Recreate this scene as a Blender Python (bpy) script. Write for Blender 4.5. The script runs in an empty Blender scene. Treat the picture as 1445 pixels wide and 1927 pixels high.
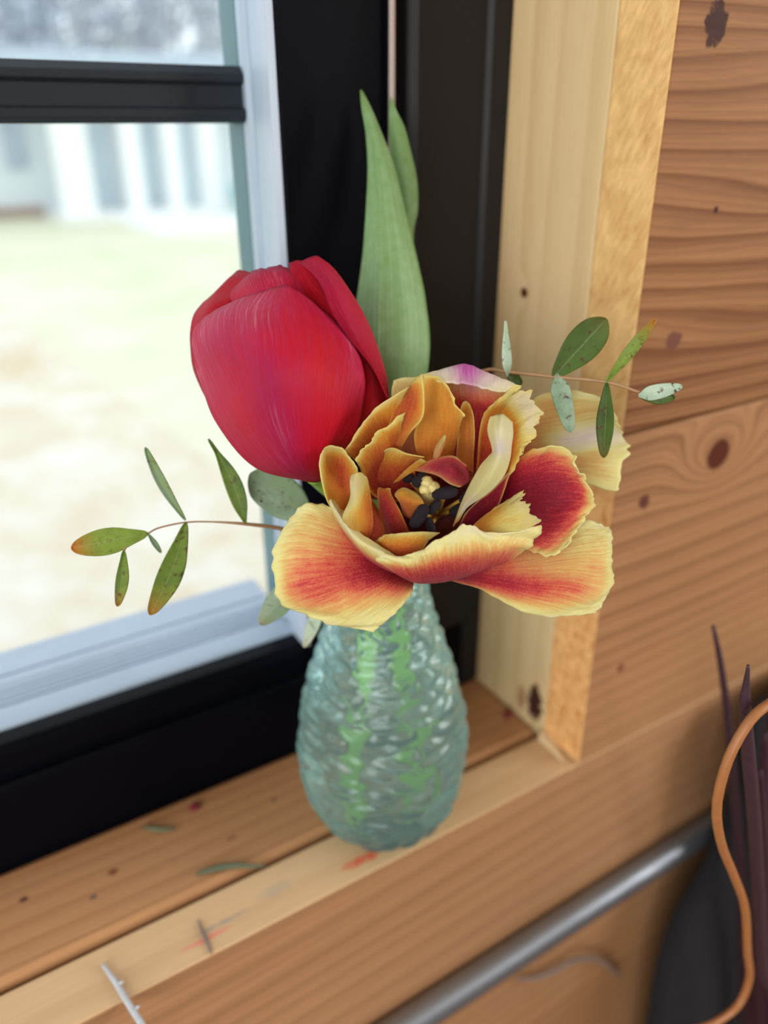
import bpy, bmesh, math, random
import numpy as np
from mathutils import Matrix, Vector, noise

sc = bpy.context.scene
col = sc.collection

# ------------------------------------------------------------------ camera
F = 1480.0                                     # focal length in pixels of the 1445 x 1927 frame
CM = np.array([[0.8533180921, 0.2330781346, -0.4663934143],
               [-0.5213450443, 0.3695928279, -0.7691556971],
               [-0.0068977142, 0.8994863672, 0.4368943772]])
CP = np.array([-0.24806617, -0.21484675, 0.3])
cam = bpy.data.cameras.new('camera')
cam_ob = bpy.data.objects.new('camera', cam)
col.objects.link(cam_ob)
m4 = Matrix.Identity(4)
for i in range(3):
    for j in range(3):
        m4[i][j] = CM[i, j]
    m4[i][3] = CP[i]
cam_ob.matrix_world = m4
cam.sensor_fit = 'HORIZONTAL'
cam.sensor_width = 36.0
cam.lens = F / 1445 * 36.0
cam.clip_start = 0.01
cam.clip_end = 300
cam.dof.use_dof = True
cam.dof.focus_distance = 0.243
cam.dof.aperture_fstop = 6.8
sc.camera = cam_ob

# ------------------------------------------------------------------ world, lights, exposure
world = bpy.data.worlds.new('sky')
sc.world = world
world.use_nodes = True
wn = world.node_tree
wn.nodes['Background'].inputs[0].default_value = (0.88, 0.95, 1.0, 1)
wn.nodes['Background'].inputs[1].default_value = 1.6


def area(name, loc, target, size, size_y, power, color):
    d = bpy.data.lights.new(name, 'AREA')
    d.shape = 'RECTANGLE'
    d.size = size
    d.size_y = size_y
    d.energy = power
    d.color = color
    o = bpy.data.objects.new(name, d)
    col.objects.link(o)
    o.location = loc
    o.rotation_euler = (Vector(target) - Vector(loc)).to_track_quat('-Z', 'Y').to_euler()
    return o


# daylight of the room's other window, in the right-hand wall
area('window_right_offscreen', (1.47, -1.3, 0.75), (0.0, 0.0, 0.2), 1.2, 1.0, 30, (1.0, 0.97, 0.92))
# daylight through the wide opening on the left
area('window_left_offscreen', (-1.52, -1.3, 0.6), (0.0, 0.0, 0.15), 1.6, 1.2, 30, (1.0, 0.98, 0.94))
sc.view_settings.view_transform = 'Standard'
sc.view_settings.look = 'None'
sc.view_settings.exposure = 0.0
sc.view_settings.gamma = 1.0
sc.view_settings.use_curve_mapping = False
sc.cycles.max_bounces = 16
sc.cycles.transmission_bounces = 14
sc.cycles.transparent_max_bounces = 12
sc.cycles.sample_clamp_indirect = 6.0

# ------------------------------------------------------------------ pixel helpers: a pixel gives a direction only


def ray(px, py):
    return CM @ np.array([(px - 722.5) / F, -(py - 963.5) / F, -1.0])


def W(px, py, t):                      # t: depth in metres along the viewing axis
    return CP + ray(px, py) * t


def on_z(px, py, z=0.0):
    v = ray(px, py)
    return CP + v * (z - CP[2]) / v[2]


def on_y(px, py, y):
    v = ray(px, py)
    return CP + v * (y - CP[1]) / v[1]


# ------------------------------------------------------------------ object helpers
ORIGIN = {}


def tag(o, label=None, cat=None, group=None, kind=None):
    if label: o['label'] = label
    if cat: o['category'] = cat
    if group: o['group'] = group
    if kind: o['kind'] = kind
    return o


def empty(name, loc, label=None, cat=None, group=None, kind=None):
    o = bpy.data.objects.new(name, None)
    o.empty_display_size = 0.02
    o.location = loc
    col.objects.link(o)
    ORIGIN[o.name] = np.array(loc, float)
    return tag(o, label, cat, group, kind)


def mesh(name, verts, faces, mats, parent=None, smooth=True, attrs=None, uv=None, solid=0.0, matidx=None, bevel=0.0):
    org = ORIGIN[parent.name] if parent is not None else np.zeros(3)
    v = np.array(verts, float) - org
    me = bpy.data.meshes.new(name)
    me.from_pydata([tuple(p) for p in v], [], faces)
    if not isinstance(mats, (list, tuple)):
        mats = [mats]
    for m in mats:
        me.materials.append(m)
    if smooth:
        me.polygons.foreach_set('use_smooth', [True] * len(me.polygons))
    if matidx:
        me.polygons.foreach_set('material_index', matidx)
    for k, vals in (attrs or {}).items():
        a = me.attributes.new(k, 'FLOAT', 'POINT')
        a.data.foreach_set('value', list(vals))
    if uv is not None:
        l = me.uv_layers.new(name='UVMap')
        for lp in me.loops:
            l.data[lp.index].uv = uv[lp.vertex_index]
    me.update()
    o = bpy.data.objects.new(name, me)
    col.objects.link(o)
    ORIGIN[o.name] = org
    if parent is not None:
        o.parent = parent
        if o.name not in ORIGIN or True:
            # children of a mesh part share that part's origin
            pass
    if bevel:
        b = o.modifiers.new('bevel', 'BEVEL')
        b.width = bevel
        b.segments = 2
        b.limit_method = 'ANGLE'
    if solid:
        s = o.modifiers.new('solid', 'SOLIDIFY')
        s.thickness = solid
        s.offset = 0
    return o


def box(name, lo, hi, mats, parent=None, bevel=0.0006, matidx=None):
    (a, b, c), (d, e, f) = lo, hi
    v = [(a, b, c), (d, b, c), (d, e, c), (a, e, c), (a, b, f), (d, b, f), (d, e, f), (a, e, f)]
    fc = [(0, 3, 2, 1), (4, 5, 6, 7), (0, 1, 5, 4), (1, 2, 6, 5), (2, 3, 7, 6), (3, 0, 4, 7)]
    return mesh(name, v, fc, mats, parent, smooth=False, matidx=matidx, bevel=bevel)


def extrude(name, prof, axis, a, b, mats, parent=None, matidx=None, bevel=0.0):
    """closed polygon profile swept along x (profile y,z) or z (profile x,y)"""
    n = len(prof)
    vs = []
    for s in (a, b):
        for p in prof:
            vs.append((s, p[0], p[1]) if axis == 'x' else (p[0], p[1], s))
    fc = [(i, (i + 1) % n, (i + 1) % n + n, i + n) for i in range(n)]
    fc += [tuple(range(n))[::-1], tuple(range(n, 2 * n))]
    o = mesh(name, vs, fc, mats, parent, smooth=False, bevel=bevel, matidx=matidx)
    bm = bmesh.new()
    bm.from_mesh(o.data)
    bmesh.ops.recalc_face_normals(bm, faces=bm.faces)
    bm.to_mesh(o.data)
    bm.free()
    return o


def catmull(P, ts):
    """P: (n,k) control points, ts in 0..1 -> interpolated (len(ts),k)"""
    P = np.asarray(P, float)
    n = len(P)
    ext = np.vstack([2 * P[0] - P[1], P, 2 * P[-1] - P[-2]])
    out = []
    for t in ts:
        x = min(max(t, 0), 1) * (n - 1)
        i = min(int(x), n - 2)
        f = x - i
        p0, p1, p2, p3 = ext[i], ext[i + 1], ext[i + 2], ext[i + 3]
        out.append(0.5 * (2 * p1 + (p2 - p0) * f + (2 * p0 - 5 * p1 + 4 * p2 - p3) * f * f + (3 * p1 - p0 - 3 * p2 + p3) * f ** 3))
    return np.array(out)


def tube(name, pts, rad, mat, parent=None, seg=10, n=None, smoothpath=True, knob=None):
    pts = np.asarray(pts, float)
    rad = np.asarray(rad if hasattr(rad, '__len__') else [rad] * len(pts), float)
    n = n or max(8, len(pts) * 6)
    if smoothpath:
        ts = np.linspace(0, 1, n)
        c = catmull(np.column_stack([pts, rad]), ts)
        pts, rad = c[:, :3], np.maximum(c[:, 3], 1e-5)
    vs, fc, uv = [], [], []
    up = np.array([0.3, 0.5, 0.8])
    for i in range(len(pts)):
        d = pts[min(i + 1, len(pts) - 1)] - pts[max(i - 1, 0)]
        d /= np.linalg.norm(d) + 1e-12
        a = np.cross(d, up)
        if np.linalg.norm(a) < 1e-3:
            a = np.cross(d, [1, 0, 0])
        a /= np.linalg.norm(a)
        b = np.cross(d, a)
        up = np.cross(a, d)
        for k in range(seg):
            th = 2 * math.pi * k / seg
            vs.append(pts[i] + (a * math.cos(th) + b * math.sin(th)) * rad[i])
            uv.append((k / seg, i / len(pts)))
    for i in range(len(pts) - 1):
        for k in range(seg):
            fc.append((i * seg + k, i * seg + (k + 1) % seg, (i + 1) * seg + (k + 1) % seg, (i + 1) * seg + k))
    fc.append(tuple(range(seg))[::-1])
    fc.append(tuple(range((len(pts) - 1) * seg, len(pts) * seg)))
    return mesh(name, vs, fc, mat, parent, uv=uv)


# ------------------------------------------------------------------ node helpers
class NT:
    def __init__(s, name):
        s.mat = bpy.data.materials.new(name)
        s.mat.use_nodes = True
        s.t = s.mat.node_tree
        s.t.nodes.clear()
        s.out = s.n('ShaderNodeOutputMaterial')

    def n(s, kind, **kw):
        nd = s.t.nodes.new(kind)
        for k, v in kw.items():
            setattr(nd, k, v)
        return nd

    def put(s, sock, v):
        if isinstance(v, bpy.types.NodeSocket):
            s.t.links.new(v, sock)
        elif v is not None:
            if hasattr(sock.default_value, '__len__') and not hasattr(v, '__len__'):
                v = (v, v, v)
            if sock.type == 'RGBA' and len(v) == 3:
                v = (*v, 1)
            sock.default_value = v

    def m(s, op, a, b=None, c=None, clamp=False):
        nd = s.n('ShaderNodeMath', operation=op, use_clamp=clamp)
        s.put(nd.inputs[0], a)
        if b is not None: s.put(nd.inputs[1], b)
        if c is not None: s.put(nd.inputs[2], c)
        return nd.outputs[0]

    def mix(s, f, a, b, mode='MIX'):
        nd = s.n('ShaderNodeMix', data_type='RGBA', blend_type=mode)
        s.put(nd.inputs[0], f)
        s.put(nd.inputs[6], a)
        s.put(nd.inputs[7], b)
        return nd.outputs[2]

    def noise(s, vec, scale, detail=3, rough=0.55, dist=0.0):
        nd = s.n('ShaderNodeTexNoise')
        s.put(nd.inputs['Vector'], vec)
        nd.inputs['Scale'].default_value = scale
        nd.inputs['Detail'].default_value = detail
        nd.inputs['Roughness'].default_value = rough
        nd.inputs['Distortion'].default_value = dist
        return nd.outputs['Fac']

    def ramp(s, f, stops, interp='LINEAR'):
        nd = s.n('ShaderNodeValToRGB')
        e = nd.color_ramp.elements
        while len(e) < len(stops): e.new(0.5)
        nd.color_ramp.interpolation = interp
        for k, (p, c) in enumerate(stops):
            e[k].position = p
            e[k].color = (*c, 1) if len(c) == 3 else c
        s.put(nd.inputs[0], f)
        return nd.outputs[0]

    def comb(s, x, y, z):
        nd = s.n('ShaderNodeCombineXYZ')
        for k, v in enumerate((x, y, z)): s.put(nd.inputs[k], v)
        return nd.outputs[0]

    def pos(s):
        g = s.n('ShaderNodeNewGeometry')
        x = s.n('ShaderNodeSeparateXYZ')
        s.put(x.inputs[0], g.outputs['Position'])
        return x.outputs

    def uv(s):
        g = s.n('ShaderNodeUVMap')
        x = s.n('ShaderNodeSeparateXYZ')
        s.put(x.inputs[0], g.outputs[0])
        return x.outputs

    def attr(s, name):
        return s.n('ShaderNodeAttribute', attribute_name=name).outputs['Fac']

    def bump(s, h, strength, dist):
        b = s.n('ShaderNodeBump')
        b.inputs['Strength'].default_value = strength
        b.inputs['Distance'].default_value = dist
        s.put(b.inputs['Height'], h)
        return b.outputs[0]

    def principled(s, **kw):
        p = s.n('ShaderNodeBsdfPrincipled')
        for k, v in kw.items():
            s.put(p.inputs[k.replace('_', ' ')], v)
        return p.outputs[0]

    def done(s, sh):
        s.t.links.new(sh, s.out.inputs[0])
        return s.mat


def plain(name, color, rough=0.5, metallic=0.0, spec=0.5, var=0.08, scale=60.0, bump=0.0):
    k = NT(name)
    p = k.n('ShaderNodeNewGeometry').outputs['Position']
    nz = k.noise(p, scale, 3)
    c = k.mix(nz, tuple(x * (1 - var * 2) for x in color), tuple(min(1, x * (1 + var * 2)) for x in color))
    kw = dict(Base_Color=c, Roughness=rough, Metallic=metallic, Specular_IOR_Level=spec)
    if bump: kw['Normal'] = k.bump(nz, bump, 0.001)
    return k.done(k.principled(**kw))


def wood(name, light, dark, grain='x', face='xz', rings=90.0, seed=0.0, knots=(), spots=(), contrast=1.0, rough=0.62, wob=0.016, stretch=0.12, mottled=0.0):
    """grain: axis of the fibres; face: the two axes of the seen face (first one, second one).
    knots: (a, b, radius, pull)   spots: (a, b, ra, rb, colour, strength)"""
    k = NT(name)
    P = dict(zip('xyz', k.pos()))
    others = [a for a in 'xyz' if a != grain]
    across = [a for a in face if a != grain][0]
    third = [a for a in others if a != across][0]
    sx = {grain: stretch, across: 1.0, third: 1.0}
    vec = k.comb(*[k.m('MULTIPLY_ADD', P[a], sx[a], seed * (0.37 + 0.21 * i)) for i, a in enumerate('xyz')])
    low = k.noise(vec, 9.0, 2, 0.5)
    mid = k.noise(vec, 40.0, 2, 0.5)
    s = k.m('ADD', P[across], k.m('MULTIPLY', P[third], 0.6))
    s = k.m('MULTIPLY_ADD', low, wob * 4, s)
    s = k.m('MULTIPLY_ADD', mid, wob * 0.35, s)
    core = None
    for (a, b, r, pull) in knots:
        da = k.m('SUBTRACT', P[face[0]], a)
        db = k.m('SUBTRACT', P[face[1]], b)
        ga, gb = (2.6, 1.6) if face[0] == grain else (1.6, 2.6)
        d2 = k.m('ADD', k.m('POWER', k.m('ABSOLUTE', k.m('DIVIDE', da, r * ga)), 2.0), k.m('POWER', k.m('ABSOLUTE', k.m('DIVIDE', db, r * gb)), 2.0))
        s = k.m('MULTIPLY_ADD', k.m('EXPONENT', k.m('MULTIPLY', d2, -1.0)), pull, s)
        e2 = k.m('ADD', k.m('POWER', k.m('ABSOLUTE', k.m('DIVIDE', da, r)), 2.0), k.m('POWER', k.m('ABSOLUTE', k.m('DIVIDE', db, r)), 2.0))
        e2 = k.m('MULTIPLY_ADD', k.m('SUBTRACT', mid, 0.5), 1.6, e2)
        g = k.m('SUBTRACT', 1.0, k.m('SMOOTHSTEP' if False else 'MULTIPLY', e2, 1.0), clamp=True)
        g = k.m('MINIMUM', k.m('MULTIPLY', g, 2.2), 1.0)
        core = g if core is None else k.m('MAXIMUM', core, g)
    fr = k.m('FRACT', k.m('MULTIPLY', s, rings))
    rise = k.m('POWER', fr, 2.6)
    fall = k.m('MULTIPLY', k.m('SUBTRACT', 1.0, fr), 9.0, clamp=True)
    line = k.m('MULTIPLY', rise, fall)
    fr2 = k.m('FRACT', k.m('MULTIPLY_ADD', s, rings * 3.1, k.m('MULTIPLY', mid, 0.9)))
    fine2 = k.m('MULTIPLY', k.m('POWER', fr2, 2.0), k.m('MULTIPLY', k.m('SUBTRACT', low, 0.42, clamp=True), 3.2, clamp=True))
    late = k.m('MULTIPLY', line, k.m('MULTIPLY_ADD', low, 1.4, -0.15), clamp=True)
    fvec = k.comb(*[k.m('MULTIPLY', P[a], 0.04 if a == grain else 1.0) for a in 'xyz'])
    fib = k.noise(fvec, 900.0, 3, 0.6)
    blot = k.noise(k.comb(*[k.m('MULTIPLY_ADD', P[a], 0.35 if a == grain else 1.0, seed + 3) for a in 'xyz']), 22.0, 3, 0.55)
    c = k.mix(k.m('MULTIPLY', late, 1.5 * contrast, clamp=True), light, dark)
    c = k.mix(k.m('MULTIPLY', fine2, 0.8 * contrast, clamp=True), c, dark)
    c = k.mix(k.m('MULTIPLY_ADD', blot, 0.55 * contrast + mottled, -0.16, clamp=True), c, tuple(0.55 * a + 0.3 * b for a, b in zip(dark, light)))
    c = k.mix(k.m('MULTIPLY', fib, 0.4), c, tuple(0.75 * x for x in dark))
    if core is not None:
        c = k.mix(core, c, (0.085, 0.018, 0.007))
    for (a, b, ra, rb, cc, stg) in spots:
        da = k.m('DIVIDE', k.m('SUBTRACT', P[face[0]], a), ra)
        db = k.m('DIVIDE', k.m('SUBTRACT', P[face[1]], b), rb)
        e = k.m('ADD', k.m('MULTIPLY', da, da), k.m('MULTIPLY', db, db))
        e = k.m('MULTIPLY_ADD', k.m('SUBTRACT', k.noise(k.comb(P['x'], P['y'], P['z']), 260.0, 3), 0.5), 2.2, e)
        g = k.m('MULTIPLY', k.m('SUBTRACT', 1.0, e, clamp=True), stg, clamp=True)
        c = k.mix(g, c, cc)
    h = k.m('MULTIPLY_ADD', fib, 0.6, k.m('MULTIPLY', late, -0.8))
    return k.done(k.principled(Base_Color=c, Roughness=rough, Specular_IOR_Level=0.16, Normal=k.bump(h, 0.35, 0.0006)))


def end_grain(name, light, dark, diag=1.0, seed=0.0):
    k = NT(name)
    P = k.pos()
    s = k.m('ADD', k.m('MULTIPLY', P[1], 1.0), k.m('MULTIPLY', P[2], 0.55 * diag))
    vec = k.comb(k.m('ADD', P[0], seed), k.m('MULTIPLY', s, 1.0), k.m('MULTIPLY', k.m('SUBTRACT', P[2], P[1]), 0.25))
    n1 = k.noise(vec, 420.0, 3, 0.6)
    n2 = k.noise(k.n('ShaderNodeNewGeometry').outputs['Position'], 60.0 if diag else 160.0, 4, 0.6, 0.6)
    f = k.m('ADD', k.m('MULTIPLY', n1, 0.55), k.m('MULTIPLY', n2, 0.6))
    c = k.ramp(f, [(0.38, dark), (0.6, light), (0.78, tuple(min(1, x * 1.25) for x in light))])
    return k.done(k.principled(Base_Color=c, Roughness=0.75, Specular_IOR_Level=0.2, Normal=k.bump(n1, 0.5, 0.0008)))


# ------------------------------------------------------------------ materials of the setting
BROWN = (0.42, 0.205, 0.086)
BROWN_D = (0.14, 0.046, 0.016)
M = {}
kn = lambda px, py, r, pull: (*[float(on_y(px, py, 0)[i]) for i in (0, 2)], r, pull)
HOLE = (0.045, 0.012, 0.007)
sp = lambda px, py, a, b, c=HOLE, s=2.5: (*[float(on_y(px, py, 0)[i]) for i in (0, 2)], a, b, c, s)
M['plank_up'] = wood('wood_plank_dark_grain', BROWN, BROWN_D, rings=105, seed=1.3, contrast=1.2, wob=0.03,
                     knots=[], spots=[sp(1347, 45, .0065, .0075), sp(1268, 640, .0055, .0045, (.16, .06, .04), 2), sp(1347, 395, .0015, .0015),
                                      sp(1190, 30, .012, .006, (.62, .38, .22), 1)])
M['plank_mid'] = wood('wood_plank_knotty', (0.45, 0.24, 0.112), (0.22, 0.09, 0.036), rings=80, seed=4.1, contrast=0.8,
                      knots=[kn(1352, 852, .0085, .05)], spots=[sp(1212, 944, .004, .004, (.12, .04, .03), 2), sp(1168, 1256, .003, .003, (.2, .06, .04), 2)])
M['plank_low'] = wood('wood_plank_below_sill', (0.46, 0.25, 0.122), (0.27, 0.125, 0.056), rings=70, seed=7.7, contrast=0.7)
M['plank_gen'] = wood('wood_plank_plain', BROWN, BROWN_D, rings=90, seed=9.2)
M['jamb'] = wood('wood_jamb_cream', (0.78, 0.60, 0.335), (0.56, 0.36, 0.155), grain='z', face='yz', rings=55, seed=2.2, contrast=0.75,
                 knots=[(0.068, 0.232, .0032, .01)], spots=[(0.036, 0.016, .0065, .013, (.06, .02, .015), 2.5), (0.047, 0.012, .004, .01, (.4, .2, .11), 1.2)], wob=0.008)
on = lambda px, py: tuple(float(v) for v in on_z(px, py)[:2])
M['sill'] = wood('wood_sill_back_board', (0.55, 0.29, 0.135), (0.34, 0.145, 0.06), face='xy', rings=110, seed=5.5, contrast=0.85,
                 knots=[], spots=[(*on(212, 1640), .003, .002, (.22, .08, .04), 1.5), (*on(45, 1692), .002, .0015, (.1, .05, .04), 2),
                                  (*on(175, 1688), .002, .0013, (.15, .1, .09), 2), (*on(437, 1576), .003, .0014, (.25, .11, .06), 2), (*on(515, 1505), .002, .0014, (.25, .11, .06), 2)])
M['strip'] = wood('wood_sill_front_strip', (0.74, 0.50, 0.28), (0.56, 0.33, 0.165), face='xy', rings=60, seed=8.5, contrast=0.6,
                  knots=[], spots=[(*on(683, 1617), .013, .003, (.72, .12, .06), 0.9), (*on(388, 1767), .013, .0015, (.78, .22, .18), 0.9),
                                   (*on(420, 1735), .015, .0012, (.33, .3, .27), 0.8), (*on(520, 1672), .01, .004, (.4, .33, .27), 0.5)])
M['end_up'] = end_grain('wood_cut_end_yellow', (0.74, 0.47, 0.195), (0.58, 0.30, 0.10))
M['end_mid'] = end_grain('wood_cut_end_orange', (0.80, 0.44, 0.17), (0.55, 0.19, 0.045), diag=0.0, seed=3)
M['black'] = plain('black_vinyl', (0.0018, 0.0022, 0.0045), rough=0.38, spec=0.06, var=0.05)
M['charcoal'] = plain('matt_black_vinyl', (0.0018, 0.0022, 0.0045), rough=0.62, spec=0.5, var=0.05)
M['alu'] = plain('pale_aluminium', (0.42, 0.49, 0.60), rough=0.38, spec=0.45, var=0.03)
M['gasket'] = plain('teal_glazing_gasket', (0.075, 0.17, 0.20), rough=0.4, var=0.06)
M['rail'] = plain('black_meeting_rail', (0.022, 0.026, 0.034), rough=0.4, spec=0.3, var=0.05)
M['steel'] = plain('brushed_steel', (0.30, 0.33, 0.38), rough=0.42, metallic=0.85, var=0.05)
M['floor'] = wood('wood_floor', (0.25, 0.13, 0.07), (0.12, 0.055, 0.03), face='xy', rings=30, seed=6)
k = NT('window_glass')
fres = k.n('ShaderNodeFresnel')
fres.inputs[0].default_value = 1.45
tr = k.n('ShaderNodeBsdfTransparent')
tr.inputs[0].default_value = (0.965, 0.985, 0.985, 1)
gl = k.n('ShaderNodeBsdfGlossy')
gl.inputs['Roughness'].default_value = 0.02
mx = k.n('ShaderNodeMixShader')
k.put(mx.inputs[0], k.m('MULTIPLY', fres.outputs[0], 0.14))
k.t.links.new(tr.outputs[0], mx.inputs[1])
k.t.links.new(gl.outputs[0], mx.inputs[2])
M['pane'] = k.done(mx.outputs[0])

# ------------------------------------------------------------------ wall of planks around the window
T = 0.0275
wall = empty('wall_back', (0, 0, 0), kind='structure')
zs = [0.004 + 0.179 * i for i in range(7)]


def plank(lo, hi, face, end=None, top=None):
    mats = [M[face], M[end or face], M[top or face]]
    # faces: bottom, top, front(-y), right(+x), back, left(-x)
    return box('plank', lo, hi, mats, wall, bevel=0.0009, matidx=[2, 2, 0, 1, 0, 1])


for i in range(6):
    g = 0.0007
    face = ['plank_mid', 'plank_up', 'plank_gen', 'plank_up', 'plank_gen', 'plank_mid'][i]
    end = ['end_mid', 'end_up', 'end_mid', 'end_up', 'end_mid', 'end_up'][i]
    plank((0, 0, zs[i] + (-0.0034 if i == 0 else g)), (1.5, T, zs[i + 1] - g), face, end)
for i in range(5):
    g = 0.0007
    face = ['plank_low', 'plank_mid', 'plank_gen', 'plank_up', 'plank_gen'][i]
    plank((-1.5, 0.0, -0.179 * (i + 1) + g), (1.5, T, -0.179 * i - (g if i else 0)), face, 'end_mid', 'strip' if i == 0 else None)
plank((-1.5, 0, zs[5] + 0.0007), (-0.0005, T, zs[6]), 'plank_gen', 'end_mid')
jamb = box('trim_1', (0.0, T + 0.0002, -0.035), (0.032, 0.098, 0.899), M['jamb'], bevel=0.0008)
tag(jamb, kind='structure')
sill = box('trim_2', (-1.5, T + 0.0038, -0.035), (0.0, 0.0884, 0.0), M['sill'], bevel=0.0038)
tag(sill, kind='structure')
back = box('trim_3', (-1.5, T, -0.06), (0.0, 0.089, -0.0352), M['plank_gen'])
tag(back, kind='structure')
box('sheathing', (-1.5, .0892, -.9), (1.5, .135, -.013), M['plank_gen'], wall, bevel=0)
box('sheathing', (.0325, .0300, -.012), (1.5, .135, 1.07), M['plank_gen'], wall, bevel=0)
# the rest of the cabin room: a wide opening on the left, a window behind the camera
M['room'] = plain('pine_boards', (0.45, 0.37, 0.29), rough=0.7, var=0.1, scale=8)
tag(box('ceiling', (-1.8, -3.1, 1.45), (1.8, .1, 1.5), M['room'], bevel=0), kind='structure')
wr = empty('wall_right', (1.5, -1.5, 0), kind='structure')
for lo, hi in (((-3.1, -.9), (-1.95, 1.45)), ((-.65, -.9), (0.1, 1.45)), ((-1.95, -.9), (-.65, .2)), ((-1.95, 1.3), (-.65, 1.45))):
    box('panel', (1.5, lo[0], lo[1]), (1.55, hi[0], hi[1]), M['room'], wr, bevel=0)
tag(box('wall_front', (-1.6, -3.1, -.9), (1.55, -3.05, 1.45), M['room'], bevel=0), kind='structure')
wl = empty('wall_left', (-1.55, -1.5, 0), kind='structure')
for lo, hi in (((-3.1, -.9), (-2.5, 1.45)), ((-.35, -.9), (0.1, 1.45)), ((-2.5, -.9), (-.35, -.15)), ((-2.5, 1.3), (-.35, 1.45))):
    box('panel', (-1.6, lo[0], lo[1]), (-1.55, hi[0], hi[1]), M['room'], wl, bevel=0)
floor = box('floor', (-1.8, -3.2, -0.95), (1.8, 0.0, -0.9), M['floor'])
tag(floor, kind='structure')

# ------------------------------------------------------------------ window
win = empty('window_1', (-0.6, 0.09, 0.0), kind='structure')
TOP = 0.9
extrude('bottom_rail', [(.0885, -.012), (.0885, .0425), (.0905, .0455), (.0935, .0448), (.0935, .0575), (.0965, .0615), (.106, .0615), (.106, -.012)], 'x', -1.5, -0.004, M['black'], win, bevel=0.0005)
box('side_stile', (-0.108, 0.0895, 0.0), (-0.0515, 0.106, TOP), M['black'], win, bevel=0.0012)
extrude('side_stile', [(-.0505, .106), (-.0505, .0925), (-.049, .0905), (-.046, .0888), (-.012, .0888), (-.010, .0868), (.001, .0868), (.001, .106)], 'z', 0.0, TOP, M['charcoal'], win, bevel=0.0006)
extrude('track_sill', [(.1062, .0505), (.1062, .0600), (.1085, .0625), (.1105, .0600), (.113, .0590), (.124, .0600), (.127, .0585), (.138, .0585), (.142, .0615),
                       (.147, .0615), (.150, .0585), (.169, .0600), (.172, .0585), (.172, .045), (.1062, .045)], 'x', -1.5, -0.105, M['alu'], win, bevel=0.0004)
for i in range(3):
    y = (.1275, .1305, .1335)[i]
    extrude('track_rib', [(y, .058), (y, .0596), (y + .0012, .0602), (y + .002, .058)], 'x', -1.5, -0.106, M['alu'], win)
extrude('track_side', [(-.1075, .0905), (-.1105, .0925), (-.1105, .1065), (-.1085, .1085), (-.1085, .112), (-.106, .1135), (-.106, .119), (-.1085, .1205), (-.1085, .125), (-.107, .127), (-.107, .142), (-.100, .142), (-.100, .0905)], 'z', 0.0618, TOP, M['alu'], win, bevel=0.0003)
box('track_groove', (-.1065, .1135, .058), (-.1055, .1190, TOP), M['alu'], win, bevel=0)
box('track_groove', (-1.5, .1505, .0580), (-.106, .1715, .0604), M['alu'], win, bevel=.0004)
box('track_groove', (-1.5, .1112, .0570), (-.106, .1130, .0597), M['alu'], win, bevel=.0002)
box('track_face', (-1.5, .1055, .0500), (-.109, .1066, .0606), M['alu'], win, bevel=.0003)
box('track_groove', (-1.5, .1385, .0570), (-.106, .1412, .0594), M['alu'], win, bevel=.0002)
box('glazing_gasket', (-.1078, .1278, .058), (-.1062, .1438, TOP), M['gasket'], win, bevel=0.0004)
box('glass_pane', (-1.5, 0.0985, 0.0585), (-0.1065, 0.1015, TOP), M['pane'], win, bevel=0.0)
extrude('meeting_rail', [(.123, .3030), (.121, .3050), (.121, .3078), (.1235, .3090), (.1235, .3165), (.121, .3178), (.121, .3205), (.124, .3235), (.140, .3235), (.140, .3030)], 'x', -1.5, -0.1045, M['rail'], win, bevel=0.0004)

# ------------------------------------------------------------------ outdoors (far behind the glass)
GZ = -1.25
k = NT('pale_dry_lawn')
g = k.n('ShaderNodeNewGeometry').outputs['Position']
a = k.noise(g, 0.55, 4, 0.6)
b = k.noise(g, 3.0, 4, 0.6)
f = k.m('ADD', k.m('MULTIPLY', a, 0.8), k.m('MULTIPLY', b, 0.35))
c = k.ramp(f, [(0.42, (0.80, 0.75, 0.62)), (0.56, (0.74, 0.71, 0.55)), (0.72, (0.66, 0.68, 0.45))])
M['lawn'] = k.done(k.principled(Base_Color=c, Roughness=0.9, Specular_IOR_Level=0.1))
k = NT('pale_gravel')
g = k.n('ShaderNodeNewGeometry').outputs['Position']
c = k.ramp(k.m('ADD', k.m('MULTIPLY', k.noise(g, 1.6, 4, 0.6), 0.7), k.m('MULTIPLY', k.noise(g, 9, 3), 0.3)), [(0.35, (0.66, 0.53, 0.36)), (0.5, (0.75, 0.67, 0.55)), (0.65, (0.81, 0.77, 0.70))])
M['gravel'] = k.done(k.principled(Base_Color=c, Roughness=0.9, Specular_IOR_Level=0.1))
M['snow'] = plain('pale_concrete', (0.9, 0.9, 0.88), rough=0.9, var=0.02, scale=3)
M['white_siding'] = plain('white_siding', (0.82, 0.87, 0.9), rough=0.8, var=0.03, scale=2)
M['white_paint'] = plain('white_paint', (0.93, 0.94, 0.93), rough=0.7, var=0.02, scale=2)
M['blue_paint'] = plain('pale_blue_paint', (0.72, 0.83, 0.91), rough=0.7, var=0.05, scale=2)
M['slate'] = plain('grey_blue_slate', (0.5, 0.58, 0.68), rough=0.8, var=0.08, scale=2)
M['teal'] = plain('teal_plastic', (0.15, 0.6, 0.55), rough=0.5, var=0.05, scale=5)
M['bark'] = plain('grey_bark', (0.34, 0.33, 0.36), rough=0.9, var=0.15, scale=4)
M['twiggy'] = plain('bare_grey_twigs', (0.50, 0.53, 0.60), rough=0.9, var=0.2, scale=2)
M['brick'] = plain('brown_base', (0.45, 0.33, 0.28), rough=0.9, var=0.1, scale=6)

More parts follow.
